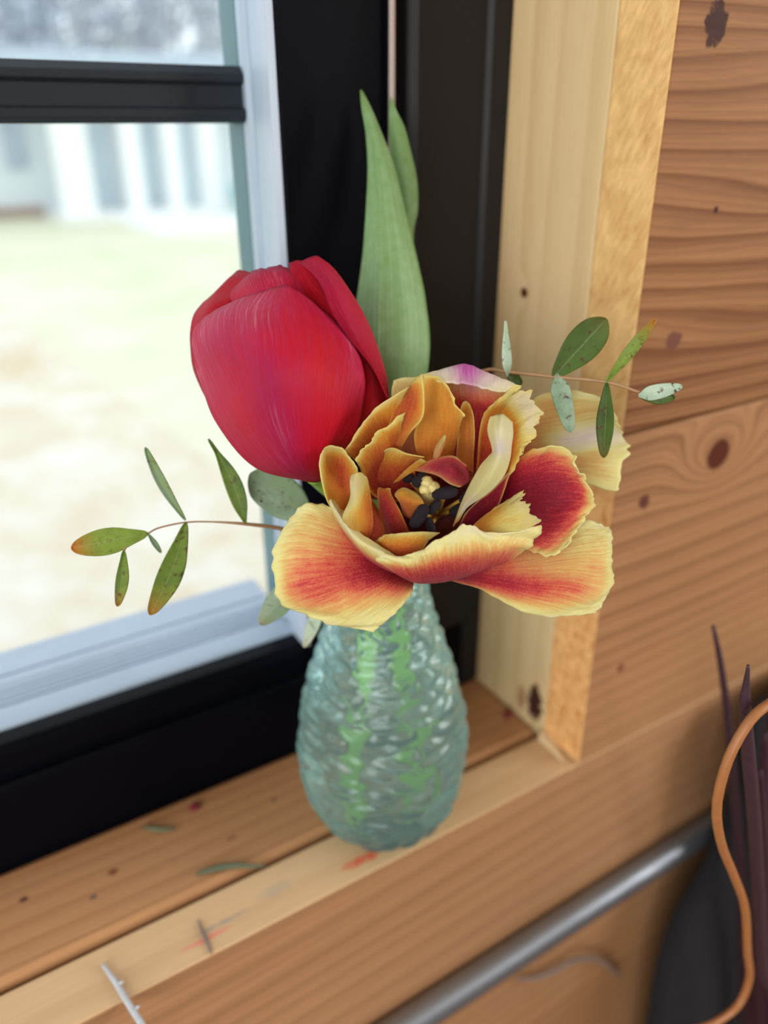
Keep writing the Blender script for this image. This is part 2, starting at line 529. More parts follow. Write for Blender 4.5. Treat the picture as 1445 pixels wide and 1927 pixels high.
lawn = mesh('ground', [(-60, -40, GZ), (60, -40, GZ), (60, 90, GZ), (-60, 90, GZ)], [(0, 1, 2, 3)], M['lawn'], smooth=False)
tag(lawn, kind='structure')
pa, pb = on_z(0, 585, GZ), on_z(330, 830, GZ)
dx, dy = (pa - pb)[:2] / np.linalg.norm((pa - pb)[:2])
p1 = pa[:2] + np.array([dx, dy]) * 2.0
p2 = pb[:2] - np.array([dx, dy]) * 2.2
nx, ny = -dy, dx
if nx > 0: nx, ny = -nx, -ny
pth = [(*p1, GZ), (*p2, GZ), (p2[0] + nx * 4, p2[1] + ny * 4, GZ), (p1[0] + nx * 4, p1[1] + ny * 4, GZ)]
path = mesh('gravel_path', pth + [(x, y, GZ + 0.03) for x, y, z in pth], [(4, 5, 6, 7), (0, 1, 5, 4), (1, 2, 6, 5), (2, 3, 7, 6), (3, 0, 4, 7)], M['gravel'], smooth=False)
tag(path, 'pale straw-coloured gravel path crossing the lawn outside the window', 'path')

YH = 17.0


def colx(px, py=300, y=YH):
    return float(on_y(px, py, y)[0])


house = empty('house', (colx(200), YH, GZ), 'pale white house with porch posts and blue doors seen blurred through window', 'house')
xl, xr = colx(-260), colx(640)
box('wall', (xl, YH + 1.2, GZ), (xr, YH + 7, GZ + 3.0), M['white_siding'], house, bevel=0)
box('porch_floor', (colx(85), YH - 0.6, GZ), (xr, YH + 1.2, GZ + 0.12), M['snow'], house, bevel=0)
box('roof', (xl - .3, YH - 0.3, GZ + 2.6), (xr + .3, YH + 7.3, GZ + 2.85), M['slate'], house, bevel=0)
for a_, b_, mt in ((100, 165, 'white_paint'), (228, 262, 'white_paint'), (305, 335, 'white_paint'), (372, 405, 'white_paint')):
    box('porch_post', (colx(a_), YH - 0.2, GZ + 0.1), (colx(b_), YH + 0.15, GZ + 2.65), M[mt], house, bevel=0)
for a_, b_ in ((172, 200), (262, 292), (340, 362)):
    box('door', (colx(a_, y=YH + 1.2), YH + 1.1, GZ + 0.1), (colx(b_, y=YH + 1.2), YH + 1.25, GZ + 2.1), M['blue_paint'], house, bevel=0)
box('window', (colx(10, y=YH + 1.2), YH + 1.1, GZ + 0.9), (colx(50, y=YH + 1.2), YH + 1.25, GZ + 2.0), M['slate'], house, bevel=0)
box('base_course', (xl, YH + 1.05, GZ), (colx(85), YH + 1.3, GZ + 0.2), M['brick'], house, bevel=0)
ap = [(colx(185), YH - 3.4, GZ), (colx(470), YH - 3.4, GZ), (colx(470), YH - 0.6, GZ), (colx(185), YH - 0.6, GZ)]
apron = mesh('concrete_apron', ap + [(x, y, GZ + 0.05) for x, y, z in ap], [(4, 5, 6, 7), (0, 1, 5, 4), (1, 2, 6, 5), (2, 3, 7, 6), (3, 0, 4, 7)], M['snow'], smooth=False)
tag(apron, 'white concrete apron in front of the pale house outdoors', 'paving')
tub = empty('planter_tub', (colx(425), YH - 1.0, GZ + 0.05), 'small teal planter tub standing before the pale house outdoors', 'planter')
tb = ORIGIN[tub.name]
ring = lambda r, z, n=14: [(tb[0] + r * math.cos(6.2832 * i / n), tb[1] + r * math.sin(6.2832 * i / n), tb[2] + z) for i in range(n)]
tv = ring(.22, 0) + ring(.30, .42) + ring(.33, .42) + ring(.33, .5) + ring(.27, .5) + ring(.25, .38)
tf = [(r * 14 + i, r * 14 + (i + 1) % 14, (r + 1) * 14 + (i + 1) % 14, (r + 1) * 14 + i) for r in range(5) for i in range(14)] + [tuple(range(14))[::-1], tuple(range(70, 84))]
mesh('tub', tv, tf, M['teal'], tub)

rng = random.Random(5)
tree_lab = ['bare grey tree with forked trunk rising behind the pale house', 'wide bare tree with pale twigs beyond the house roof',
            'slender grey tree standing behind the house chimney side', 'round-crowned leafless tree beyond the lawn', 'tall twiggy tree at the far lawn edge']
for i, (px, yy, h) in enumerate(((-40, 26, 6.5), (120, 30.5, 7.5), (235, 35, 8), (340, 39.5, 9), (440, 44, 9))):
    bx = colx(px, 120, yy)
    t = empty('bare_tree', (bx, yy, GZ), tree_lab[i], 'tree', 'trees beyond the house')
    tube('trunk', [(bx, yy, GZ), (bx + rng.uniform(-.2, .2), yy, GZ + h * .35), (bx + rng.uniform(-.4, .4), yy, GZ + h * .8)], [.2, .15, .05], M['bark'], t, seg=8)
    vs, fc = [], []
    for j in range(700):
        th, ph = rng.uniform(0, 6.28), rng.uniform(-1, 1)
        r = rng.uniform(.3, 1) ** .5
        c0 = np.array([bx + 2.3 * r * math.cos(th) * math.sqrt(1 - ph * ph), yy + 1.6 * r * math.sin(th) * math.sqrt(1 - ph * ph), GZ + h * .58 + ph * h * .38 * r])
        d1 = np.array([rng.gauss(0, 1), rng.gauss(0, 1), rng.gauss(0, 1)])
        d1 *= .28 / np.linalg.norm(d1)
        d2 = np.cross(d1, [rng.gauss(0, 1), rng.gauss(0, 1), rng.gauss(0, 1)])
        d2 *= .07 / (np.linalg.norm(d2) + 1e-6)
        n0 = len(vs)
        vs += [c0 - d1 - d2, c0 + d1 - d2, c0 + d1 + d2, c0 - d1 + d2]
        fc.append((n0, n0 + 1, n0 + 2, n0 + 3))
    mesh('twigs', vs, fc, M['twiggy'], t, smooth=False)['kind'] = 'stuff'

# ------------------------------------------------------------------ petals: patches of control points
def patch(name, rows, mat, parent, zoom=None, nu=26, nv=30, ruffle=0.0, jag=0.0, freq=9.0, seed=0, solid=0.00035, fold=0.0, vein=0.0, side=0.0):
    """rows from base to tip; each control point (x, y, depth mm, pigment[, magenta])"""
    x0, y0, s = zoom or (0, 0, 1)
    R = []
    for r in rows:
        R.append([[*W(x0 + p[0] / s, y0 + p[1] / s, p[2] / 1000), p[3] if len(p) > 3 else 0.0, p[4] if len(p) > 4 else 0.0] for p in r])
    R = np.array(R)
    us, vsn = np.linspace(0, 1, nu), np.linspace(0, 1, nv)
    rn = random.Random(seed * 17 + 3)
    ph = [(rn.uniform(0, 6.28), rn.uniform(.6, 1.5)) for _ in range(8)]
    wave = lambda x, o: (math.sin(x * freq * ph[o][1] + ph[o][0]) + .6 * math.sin(x * freq * 2.3 * ph[o + 1][1] + ph[o + 1][0]) + .35 * math.sin(x * freq * 5.1 + ph[o + 2][0])) / 1.95
    A = np.stack([catmull(r, us) for r in R])            # rows x nu x 5
    G = np.zeros((nv, nu, 5))
    for j, u in enumerate(us):
        vm = 1 - jag * (0.5 + 0.5 * wave(u * 1.3, 0)) * (1 if jag else 0)
        G[:, j] = catmull(A[:, j], vsn * vm)
    if ruffle or vein or side:
        P = G[:, :, :3]
        du = np.gradient(P, axis=1)
        dv = np.gradient(P, axis=0)
        N = np.cross(du, dv)
        N /= np.linalg.norm(N, axis=2, keepdims=True) + 1e-12
        D = np.zeros((nv, nu))
        E = np.zeros((nv, nu))
        for i, v in enumerate(vsn):
            for j, u in enumerate(us):
                e = max(abs(2 * u - 1) ** 4 * min(1, v * 1.6), v ** 5)
                D[i, j] = ruffle * e * (wave(u * 1.2 + v * .8, 3)) + vein * 0.5 * (math.sin(u * 70 + 3 * math.sin(v * 3)) + .7 * math.sin(u * 113 + 1.7)) * (0.3 + 0.7 * v)
                E[i, j] = side * abs(2 * u - 1) ** 6 * min(1, v * 2) * wave(v * 1.1, 4) * (1 if u > .5 else -1)
        W_ = np.linalg.norm(P[:, -1] - P[:, 0], axis=1)[:, None, None]
        P = P + N * D[:, :, None]
        dun = du / (np.linalg.norm(du, axis=2, keepdims=True) + 1e-12)
        P = P + dun * E[:, :, None]
        G[:, :, :3] = P
    V = G.reshape(-1, 5)
    fc = [(i * nu + j, i * nu + j + 1, (i + 1) * nu + j + 1, (i + 1) * nu + j) for i in range(nv - 1) for j in range(nu - 1)]
    uv = [(u, v) for v in vsn for u in us]
    return mesh(name, V[:, :3], fc, mat, parent, attrs={'pig': V[:, 3], 'mag': V[:, 4]}, uv=uv, solid=solid)


def petal_mat(name, stops, mag_col, trans=0.35, streak=0.24, rough=0.5, spk=0.6, spec=0.35, sheen=0.08, bmp=0.8, rim=0.0):
    k = NT(name)
    u, v, _ = k.uv()
    fan = k.m('MULTIPLY', k.m('SUBTRACT', u, 0.5), k.m('MULTIPLY_ADD', v, -0.35, 1.0))
    st = k.noise(k.comb(k.m('MULTIPLY', fan, 70.0), k.m('MULTIPLY', v, 2.2), k.attr('mag')), 1.0, 4, 0.65)
    fine = k.noise(k.comb(k.m('MULTIPLY', fan, 260.0), k.m('MULTIPLY', v, 7.0), 3.0), 1.0, 3, 0.6)
    sp_ = k.noise(k.n('ShaderNodeNewGeometry').outputs['Position'], 1500.0, 2, 0.6)
    blot = k.noise(k.n('ShaderNodeNewGeometry').outputs['Position'], 160.0, 3, 0.6)
    pg = k.m('SUBTRACT', k.attr('pig'), 0.06)
    f = k.m('ADD', pg, k.m('MULTIPLY', k.m('SUBTRACT', st, 0.5), streak * 2.2))
    f = k.m('ADD', f, k.m('MULTIPLY', k.m('SUBTRACT', fine, 0.5), streak * 1.6))
    f = k.m('ADD', f, k.m('MULTIPLY', k.m('SUBTRACT', sp_, 0.5), k.m('MULTIPLY', pg, spk)))
    f = k.m('ADD', f, k.m('MULTIPLY', k.m('SUBTRACT', blot, 0.5), 0.25))
    if rim:
        eu = k.m('SUBTRACT', 1.0, k.m('MULTIPLY', k.m('MINIMUM', u, k.m('SUBTRACT', 1.0, u)), 11.0), clamp=True)
        ev = k.m('SUBTRACT', 1.0, k.m('MULTIPLY', k.m('SUBTRACT', 1.0, v), 8.0), clamp=True)
        e = k.m('MULTIPLY', k.m('MAXIMUM', k.m('MULTIPLY', eu, k.m('MULTIPLY', v, 2.0, clamp=True)), ev), k.m('MULTIPLY_ADD', fine, 1.0, 0.4 * rim), clamp=True)
        f = k.m('ADD', k.m('MULTIPLY', f, k.m('SUBTRACT', 1.0, e)), k.m('MULTIPLY', e, k.m('MINIMUM', f, -0.03)))
    f = k.m('MULTIPLY_ADD', f, 0.6, 0.35, clamp=True)         # -0.58..1.08 -> 0..1
    c = k.ramp(f, stops)
    c = k.mix(k.m('MULTIPLY', k.attr('mag'), k.m('MULTIPLY_ADD', st, 1.2, 0.1), clamp=True), c, mag_col)
    h = k.m('MULTIPLY_ADD', fine, 0.6, k.m('MULTIPLY', st, 0.7))
    nrm = k.bump(h, bmp, 0.0005)
    pr = k.principled(Base_Color=c, Roughness=rough, Specular_IOR_Level=spec, Normal=nrm, Sheen_Weight=sheen)
    tl = k.n('ShaderNodeBsdfTranslucent')
    k.put(tl.inputs[0], k.mix(0.2, c, (1.0, 0.7, 0.3), 'MULTIPLY'))
    mxs = k.n('ShaderNodeMixShader')
    mxs.inputs[0].default_value = trans
    k.t.links.new(pr, mxs.inputs[1])
    k.t.links.new(tl.outputs[0], mxs.inputs[2])
    return k.done(mxs.outputs[0])


# pigment p -> ramp position 0.35 + 0.6 p
M['petal_yellow'] = petal_mat('yellow_flamed_petal', [
    (0.05, (0.80, 0.72, 0.74)), (0.22, (0.86, 0.80, 0.55)), (0.35, (0.87, 0.82, 0.34)), (0.45, (0.83, 0.58, 0.19)), (0.55, (0.81, 0.36, 0.13)),
    (0.67, (0.76, 0.13, 0.08)), (0.77, (0.56, 0.025, 0.05)), (0.92, (0.30, 0.004, 0.03))], (0.62, 0.10, 0.46), trans=0.3, rim=1.0)
M['petal_inner'] = petal_mat('golden_inner_petal', [
    (0.05, (0.84, 0.74, 0.62)), (0.22, (0.88, 0.80, 0.48)), (0.35, (0.90, 0.80, 0.25)), (0.46, (0.88, 0.50, 0.06)), (0.60, (0.82, 0.27, 0.035)),
    (0.74, (0.68, 0.09, 0.03)), (0.86, (0.50, 0.02, 0.03)), (0.97, (0.30, 0.006, 0.025))], (0.62, 0.10, 0.46), trans=0.4, rim=1.0)
M['petal_red'] = petal_mat('crimson_petal', [
    (0.10, (0.33, 0.001, 0.010)), (0.35, (0.56, 0.003, 0.014)), (0.55, (0.50, 0.006, 0.034)), (0.75, (0.48, 0.018, 0.075)), (1.0, (0.66, 0.17, 0.24))],
    (0.30, 0.004, 0.09), trans=0.16, streak=0.55, spk=0.1, spec=0.2, sheen=0.0, bmp=1.0)


def leaf_mat(name, stops, spots=0.0, stripes=0.0, trans=0.25, rough=0.5):
    k = NT(name)
    u, v, _ = k.uv()
    g = k.n('ShaderNodeNewGeometry').outputs['Position']
    st = k.noise(k.comb(k.m('MULTIPLY', u, 45.0), k.m('MULTIPLY', v, 1.2), 0.0), 1.0, 3, 0.6)
    n = k.noise(g, 260.0, 3, 0.6)
    f = k.m('ADD', k.attr('pig'), k.m('MULTIPLY', k.m('SUBTRACT', st, 0.5), stripes))
    f = k.m('ADD', f, k.m('MULTIPLY', k.m('SUBTRACT', n, 0.5), 0.25), clamp=True)
    c = k.ramp(f, stops)
    rib = k.m('SUBTRACT', 1.0, k.m('MULTIPLY', k.m('ABSOLUTE', k.m('SUBTRACT', u, 0.5)), 26.0), clamp=True)
    if spots:
        c = k.mix(k.m('MULTIPLY', rib, 0.3), c, (0.45, 0.5, 0.25))
        s1 = k.noise(g, 420.0, 3, 0.7)
        s1 = k.m('MULTIPLY', k.m('SUBTRACT', s1, 0.57, clamp=True), 9.0 * spots, clamp=True)
        c = k.mix(s1, c, (0.10, 0.018, 0.012))
        c = k.mix(k.m('MULTIPLY', k.attr('mag'), 0.9, clamp=True), c, (0.70, 0.16, 0.02))
    pr = k.principled(Base_Color=c, Roughness=rough, Specular_IOR_Level=0.4, Normal=k.bump(st, 0.25, 0.0004))
    tl = k.n('ShaderNodeBsdfTranslucent')
    k.put(tl.inputs[0], k.mix(0.5, c, (0.75, 1.0, 0.15), 'MULTIPLY'))
    mxs = k.n('ShaderNodeMixShader')
    mxs.inputs[0].default_value = trans
    k.t.links.new(pr, mxs.inputs[1])
    k.t.links.new(tl.outputs[0], mxs.inputs[2])
    return k.done(mxs.outputs[0])


M['tulip_leaf'] = leaf_mat('tulip_leaf_green', [(0.0, (0.085, 0.16, 0.025)), (0.35, (0.17, 0.31, 0.085)), (0.65, (0.34, 0.53, 0.30)), (1.0, (0.62, 0.80, 0.68))], stripes=0.35)
M['euca'] = leaf_mat('eucalyptus_leaf', [(0.0, (0.03, 0.065, 0.012)), (0.3, (0.095, 0.18, 0.022)), (0.5, (0.26, 0.37, 0.045)), (0.75, (0.27, 0.40, 0.27)), (1.0, (0.62, 0.76, 0.62))], spots=0.8, trans=0.3)
M['stem'] = plain('fresh_green_stem', (0.26, 0.50, 0.035), rough=0.4, var=0.12, scale=200)
M['euca_stem'] = plain('pinkish_brown_sprig_stem', (0.36, 0.21, 0.10), rough=0.5, var=0.1, scale=200)
M['anther'] = plain('purple_black_anther', (0.007, 0.003, 0.009), rough=0.85, var=0.25, scale=2500, bump=0.6)
M['filament'] = plain('ochre_filament', (0.50, 0.30, 0.05), rough=0.5, var=0.1, scale=400)
M['pistil'] = plain('cream_green_pistil', (0.62, 0.52, 0.20), rough=0.5, var=0.25, scale=700)
M['cup'] = plain('dark_crimson_cup', (0.16, 0.02, 0.012), rough=0.6, var=0.3, scale=300)

# ------------------------------------------------------------------ vase, water
VA = np.array([-0.1042, 0.0250])
PROF = [(0, .0185), (.003, .0232), (.008, .0272), (.016, .0322), (.026, .0358), (.038, .0377), (.05, .0381), (.063, .0369), (.077, .0339), (.09, .0305),
        (.103, .0263), (.116, .0218), (.128, .0192), (.14, .0178), (.152, .0174)]
pz, prr = [p[0] for p in PROF], [p[1] for p in PROF]


def rad(z):
    return float(np.interp(z, pz, prr))


k = NT('hammered_aqua_glass')
gb = k.n('ShaderNodeBsdfGlass')
gb.inputs['Color'].default_value = (0.89, 0.985, 0.98, 1)
gb.inputs['Roughness'].default_value = 0.03
gb.inputs['IOR'].default_value = 1.46
tl = k.n('ShaderNodeBsdfTranslucent')
tl.inputs[0].default_value = (0.62, 1.0, 0.98, 1)
mxs = k.n('ShaderNodeMixShader')
mxs.inputs[0].default_value = 0.13
k.t.links.new(gb.outputs[0], mxs.inputs[1])
k.t.links.new(tl.outputs[0], mxs.inputs[2])
df = k.n('ShaderNodeBsdfDiffuse')
df.inputs[0].default_value = (0.62, 0.98, 0.96, 1)
mx2 = k.n('ShaderNodeMixShader')
mx2.inputs[0].default_value = 0.10
k.t.links.new(mxs.outputs[0], mx2.inputs[1])
k.t.links.new(df.outputs[0], mx2.inputs[2])
M['glass'] = k.done(mx2.outputs[0])
k = NT('clear_inner_glass')
gb = k.n('ShaderNodeBsdfGlass')
gb.inputs['Color'].default_value = (0.93, 0.99, 0.985, 1)
gb.inputs['Roughness'].default_value = 0.0
gb.inputs['IOR'].default_value = 1.46
M['glass_in'] = k.done(gb.outputs[0])
k = NT('vase_water')
gb = k.n('ShaderNodeBsdfGlass')
gb.inputs['Color'].default_value = (0.97, 0.99, 0.975, 1)
gb.inputs['Roughness'].default_value = 0.0
gb.inputs['IOR'].default_value = 1.33
M['water'] = k.done(gb.outputs[0])


def lathe_dents():
    nt_, nz = 200, 150
    vs, fc = [], []
    ns = 0
    ring_z = []
    for i in range(nz):
        z = 0.152 * i / (nz - 1)
        r = rad(z)
        for j in range(nt_):
            th = 2 * math.pi * j / nt_
            p = Vector((math.cos(th) * 3.1 + 10, math.sin(th) * 3.1 + 10, z * 165))
            p = p * 1.0
            d, _ = noise.voronoi(Vector((p.x * 0.78, p.y * 0.78, p.z * 1.05)))
            w = min(1, max(0, (d[1] - d[0]) * 2.2))
            dent = 0.0021 * w * (0.25 if z < .002 or z > .148 else 1)
            rr = r - 0.0004 + dent * 0.9
            vs.append((VA[0] + rr * math.cos(th), VA[1] + rr * math.sin(th), z))
    outer = nz
    inner_z = np.linspace(0.152, 0.0055, 70)
    for z in inner_z:
        r = max(0.004, rad(z) - 0.0026)
        if z < 0.02: r = max(0.006, (rad(z) - 0.0026) * (0.72 + 0.28 * (z - 0.0055) / 0.0145))
        for j in range(nt_):
            th = 2 * math.pi * j / nt_
            vs.append((VA[0] + r * math.cos(th), VA[1] + r * math.sin(th), z))
    tot = nz + 70
    for i in range(tot - 1):
        for j in range(nt_):
            fc.append((i * nt_ + j, i * nt_ + (j + 1) % nt_, (i + 1) * nt_ + (j + 1) % nt_, (i + 1) * nt_ + j))
    fc.append(tuple(range(nt_))[::-1])
    fc.append(tuple(range((tot - 1) * nt_, tot * nt_)))
    return vs, fc


vv, vf = lathe_dents()
vase = mesh('bud_vase', vv, vf, [M['glass'], M['glass_in']], matidx=[0 if f_ < 150 * 200 else 1 for f_ in range(len(vf))])
tag(vase, 'pear-shaped pale aqua hammered-glass bud vase standing on the window sill', 'vase')
WL = 0.0785


def lathe(prof, nt_=96, c=VA):
    vs, fc = [], []
    for r, z in prof:
        for j in range(nt_):
            th = 2 * math.pi * j / nt_
            vs.append((c[0] + r * math.cos(th), c[1] + r * math.sin(th), z))
    for i in range(len(prof) - 1):
        for j in range(nt_):
            fc.append((i * nt_ + j, i * nt_ + (j + 1) % nt_, (i + 1) * nt_ + (j + 1) % nt_, (i + 1) * nt_ + j))
    fc.append(tuple(range(nt_))[::-1])
    fc.append(tuple(range((len(prof) - 1) * nt_, len(prof) * nt_)))
    return vs, fc


wp = []
for z in np.linspace(0.0054, WL, 40):
    r = max(0.004, rad(z) - 0.0026)
    if z < 0.02: r = max(0.006, (rad(z) - 0.0026) * (0.72 + 0.28 * max(0, z - 0.0055) / 0.0145))
    wp.append((r + 0.00012, z))
rw = wp[-1][0]
wp += [(rw, WL + .0010), (rw - .0008, WL + .0004), (rw - .002, WL + .0001), (rw - .006, WL)]
wv, wf = lathe(wp)
water = mesh('vase_water', wv, wf, M['water'])
tag(water, 'clear water filling the lower half of the glass bud vase', 'water')

# ------------------------------------------------------------------ red tulip
Z2 = (330, 460, 3.211)
base_r = W(590, 905, .262)
mouth = np.array([VA[0], VA[1], 0.152])
red = empty('red_tulip', tuple(base_r), 'closed crimson red tulip bloom with tall green leaves in the vase', 'tulip')
kw = dict(mat=M['petal_red'], parent=red, zoom=Z2)
# hidden back of the cup first, then the seen petals
patch('petal', [[(800, 1425, 266, .3), (850, 1425, 268, .3), (890, 1420, 266, .3)], [(430, 1050, 292, .3), (740, 1050, 300, .3), (1150, 1040, 290, .3)],
                [(230, 640, 294, .3), (620, 600, 306, .3), (1120, 600, 292, .3)], [(330, 330, 286, .3), (600, 250, 292, .3), (930, 260, 286, .3)]], seed=1, **kw)
patch('petal', [[(780, 1400, 266, .2), (810, 1400, 265, .2), (840, 1400, 264, .2)], [(300, 1080, 272, .35, .1), (350, 1040, 264, .2), (420, 1000, 262, .1)], [(125, 800, 272, .5), (200, 720, 263, .3), (320, 660, 262, .1)],
                [(95, 600, 270, .45), (170, 520, 262, .3), (300, 460, 261, .1)], [(104, 460, 270, .3), (200, 385, 263, .2), (330, 350, 261, .0)], [(160, 360, 274, .3), (245, 300, 268, .2), (380, 280, 264, .0)],
                [(262, 292, 278, .4), (330, 205, 272, .3), (430, 190, 270, .1)], [(340, 195, 282, .5), (400, 156, 278, .4), (458, 176, 276, .2)]], seed=2, ruffle=.0005, **kw)
patch('petal', [[(700, 1250, 266, .3), (760, 1260, 264, .3), (820, 1260, 263, .3), (860, 1250, 264, .3)], [(380, 900, 262, .2), (500, 880, 258, .3), (620, 880, 258, .3), (760, 850, 260, .3)],
                [(372, 500, 259, .3), (500, 480, 253, .4), (640, 470, 252, .5), (820, 470, 257, .3)], [(330, 350, 262, .4), (480, 285, 252, .6), (620, 255, 252, .6), (800, 310, 257, .3)],
                [(360, 262, 264, .5), (460, 195, 256, .6), (590, 165, 255, .7), (740, 195, 258, .5)], [(425, 185, 266, .4), (500, 155, 263, .6, .5), (610, 130, 263, .6, .9), (705, 160, 263, .5, .5)]], seed=3, ruffle=.0006, **kw)
patch('petal', [[(860, 1390, 264, .1), (900, 1380, 264, .1), (940, 1350, 264, .1), (970, 1330, 268, .1)], [(1000, 1120, 260, .1), (1080, 1100, 260, .05), (1190, 1030, 263, .0), (1272, 965, 270, .0)],
                [(1050, 800, 258, .0), (1120, 800, 258, .0), (1190, 800, 260, .0), (1240, 800, 268, .1)], [(940, 550, 257, .0), (1000, 540, 256, .0), (1060, 560, 257, .05), (1120, 570, 264, .1)],
                [(750, 330, 257, .1), (830, 310, 256, .0), (920, 330, 256, .1), (980, 340, 263, .2)], [(700, 190, 258, .3), (765, 175, 257, .2), (850, 195, 257, .1), (900, 210, 262, .2)],
                [(690, 118, 260, .6), (730, 98, 259, .5), (790, 100, 258, .3), (840, 120, 261, .2)]], seed=4, ruffle=.0004, **kw)
patch('petal', [[(1285, 935, 259, .3), (1292, 950, 262, .3), (1296, 960, 266, .3), (1270, 1000, 280, .3)], [(1190, 750, 255, .25), (1230, 760, 256, .35), (1268, 775, 262, .4), (1240, 800, 280, .3)],
                [(1050, 570, 252, .4), (1120, 560, 252, .5), (1205, 580, 260, .4), (1190, 620, 280, .3)], [(950, 420, 251, .5), (1040, 410, 250, .55), (1135, 420, 258, .4), (1120, 460, 280, .3)],
                [(890, 270, 252, .55), (970, 260, 250, .6), (1050, 275, 257, .5), (1040, 320, 280, .3)], [(830, 180, 254, .6), (890, 150, 253, .6), (950, 140, 258, .5), (960, 200, 280, .3)],
                [(750, 115, 258, .6), (800, 84, 257, .6), (862, 73, 260, .5), (880, 130, 275, .3)]], seed=5, **kw)
patch('petal', [[(800, 1432, 262, .5), (820, 1436, 260, .5), (840, 1437, 260, .4), (860, 1435, 260, .4), (885, 1425, 262, .3)],
                [(480, 1345, 258, .5), (620, 1345, 247, .6, .1), (740, 1330, 243, .6, .3), (850, 1330, 246, .2), (960, 1320, 256, .15)],
                [(250, 1080, 258, .6), (430, 1080, 241, .45), (620, 1080, 234, .7, .35), (860, 1080, 237, .2), (1090, 1140, 254, .25)],
                [(150, 830, 259, .85), (360, 810, 239, .4, .2), (570, 810, 229, .5, .6), (850, 800, 233, .25), (1138, 920, 254, .5)],
                [(103, 640, 260, .8), (300, 600, 241, .5, .5), (540, 560, 231, .6), (820, 580, 235, .2), (1130, 740, 254, .7)],
                [(112, 530, 261, .75), (300, 440, 246, .7, .2), (530, 395, 239, .75), (760, 410, 240, .4), (1050, 560, 254, .7)],
                [(180, 440, 261, .7), (350, 345, 252, .75), (600, 260, 247, .75), (700, 262, 247, .6), (860, 375, 252, .7)]], seed=6, ruffle=.0003, nu=90, nv=44, vein=.00007, **kw)
# stem from bloom to the foot of the vase; IR: right / away from the viewer in mm about the vase axis
IR = lambda r, f, z: np.array([VA[0] + (.853 * r + .518 * f) / 1000, VA[1] + (-.521 * r + .855 * f) / 1000, z])
IN = lambda x, y, z: np.array([VA[0] + x, VA[1] + y, z])
tube('stem', [W(588, 893, .266), W(606, 908, .278), W(660, 960, .296), IR(-4.5, -2, .15), IR(-5, -5, .115), IR(-8, -9, .08), IR(-11, -9, .045), IR(-7, -5, .011)], [.0032, .0032, .0032, .0033, .0034, .0034, .0034, .003], M['stem'], red, n=60)
ZL = (640, 150, 3.16)
lp = dict(mat=M['tulip_leaf'], parent=red, zoom=ZL, nu=40, nv=50, solid=.0006)
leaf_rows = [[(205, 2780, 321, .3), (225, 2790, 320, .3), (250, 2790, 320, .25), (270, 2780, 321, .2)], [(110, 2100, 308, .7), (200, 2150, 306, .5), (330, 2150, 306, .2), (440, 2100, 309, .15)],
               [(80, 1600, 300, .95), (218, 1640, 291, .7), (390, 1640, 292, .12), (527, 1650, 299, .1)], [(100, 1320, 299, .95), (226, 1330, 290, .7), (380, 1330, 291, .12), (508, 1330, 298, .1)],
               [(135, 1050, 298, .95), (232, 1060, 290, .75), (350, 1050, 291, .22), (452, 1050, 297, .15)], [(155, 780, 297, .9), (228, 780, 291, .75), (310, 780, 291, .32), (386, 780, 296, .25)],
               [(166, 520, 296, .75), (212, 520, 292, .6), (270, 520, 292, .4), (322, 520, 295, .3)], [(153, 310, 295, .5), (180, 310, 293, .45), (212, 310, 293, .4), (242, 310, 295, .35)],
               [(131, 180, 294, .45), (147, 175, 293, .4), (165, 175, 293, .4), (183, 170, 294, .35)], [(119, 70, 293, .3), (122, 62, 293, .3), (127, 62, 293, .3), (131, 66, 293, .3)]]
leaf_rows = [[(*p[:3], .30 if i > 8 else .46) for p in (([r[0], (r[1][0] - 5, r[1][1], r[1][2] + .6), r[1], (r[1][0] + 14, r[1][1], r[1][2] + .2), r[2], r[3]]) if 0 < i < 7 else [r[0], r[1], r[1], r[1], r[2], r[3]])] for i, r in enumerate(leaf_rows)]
patch('leaf', leaf_rows, **lp)
patch('leaf', [[(310, 2780, 324, .42), (335, 2790, 323.5, .42), (360, 2780, 324, .42)], [(310, 2100, 319, .42), (370, 2100, 318, .42), (420, 2100, 319, .42)], [(330, 1500, 314, .42), (390, 1500, 313, .42), (450, 1500, 316, .42)],
               [(350, 960, 312, .42), (390, 960, 310, .42), (432, 960, 313, .42)], [(340, 780, 311, .42), (400, 780, 309, .42), (459, 780, 312, .42)], [(318, 600, 309, .42), (390, 600, 307, .42), (455, 600, 310, .42)],
               [(300, 430, 307, .42), (360, 430, 305, .42), (420, 430, 307, .42)], [(291, 280, 305, .42), (335, 280, 304, .42), (380, 280, 305, .42)], [(290, 180, 303, .42), (310, 175, 303, .42), (336, 185, 303, .42)], [(296, 110, 302, .42), (303, 105, 302, .42), (310, 112, 302, .42)]], **lp)

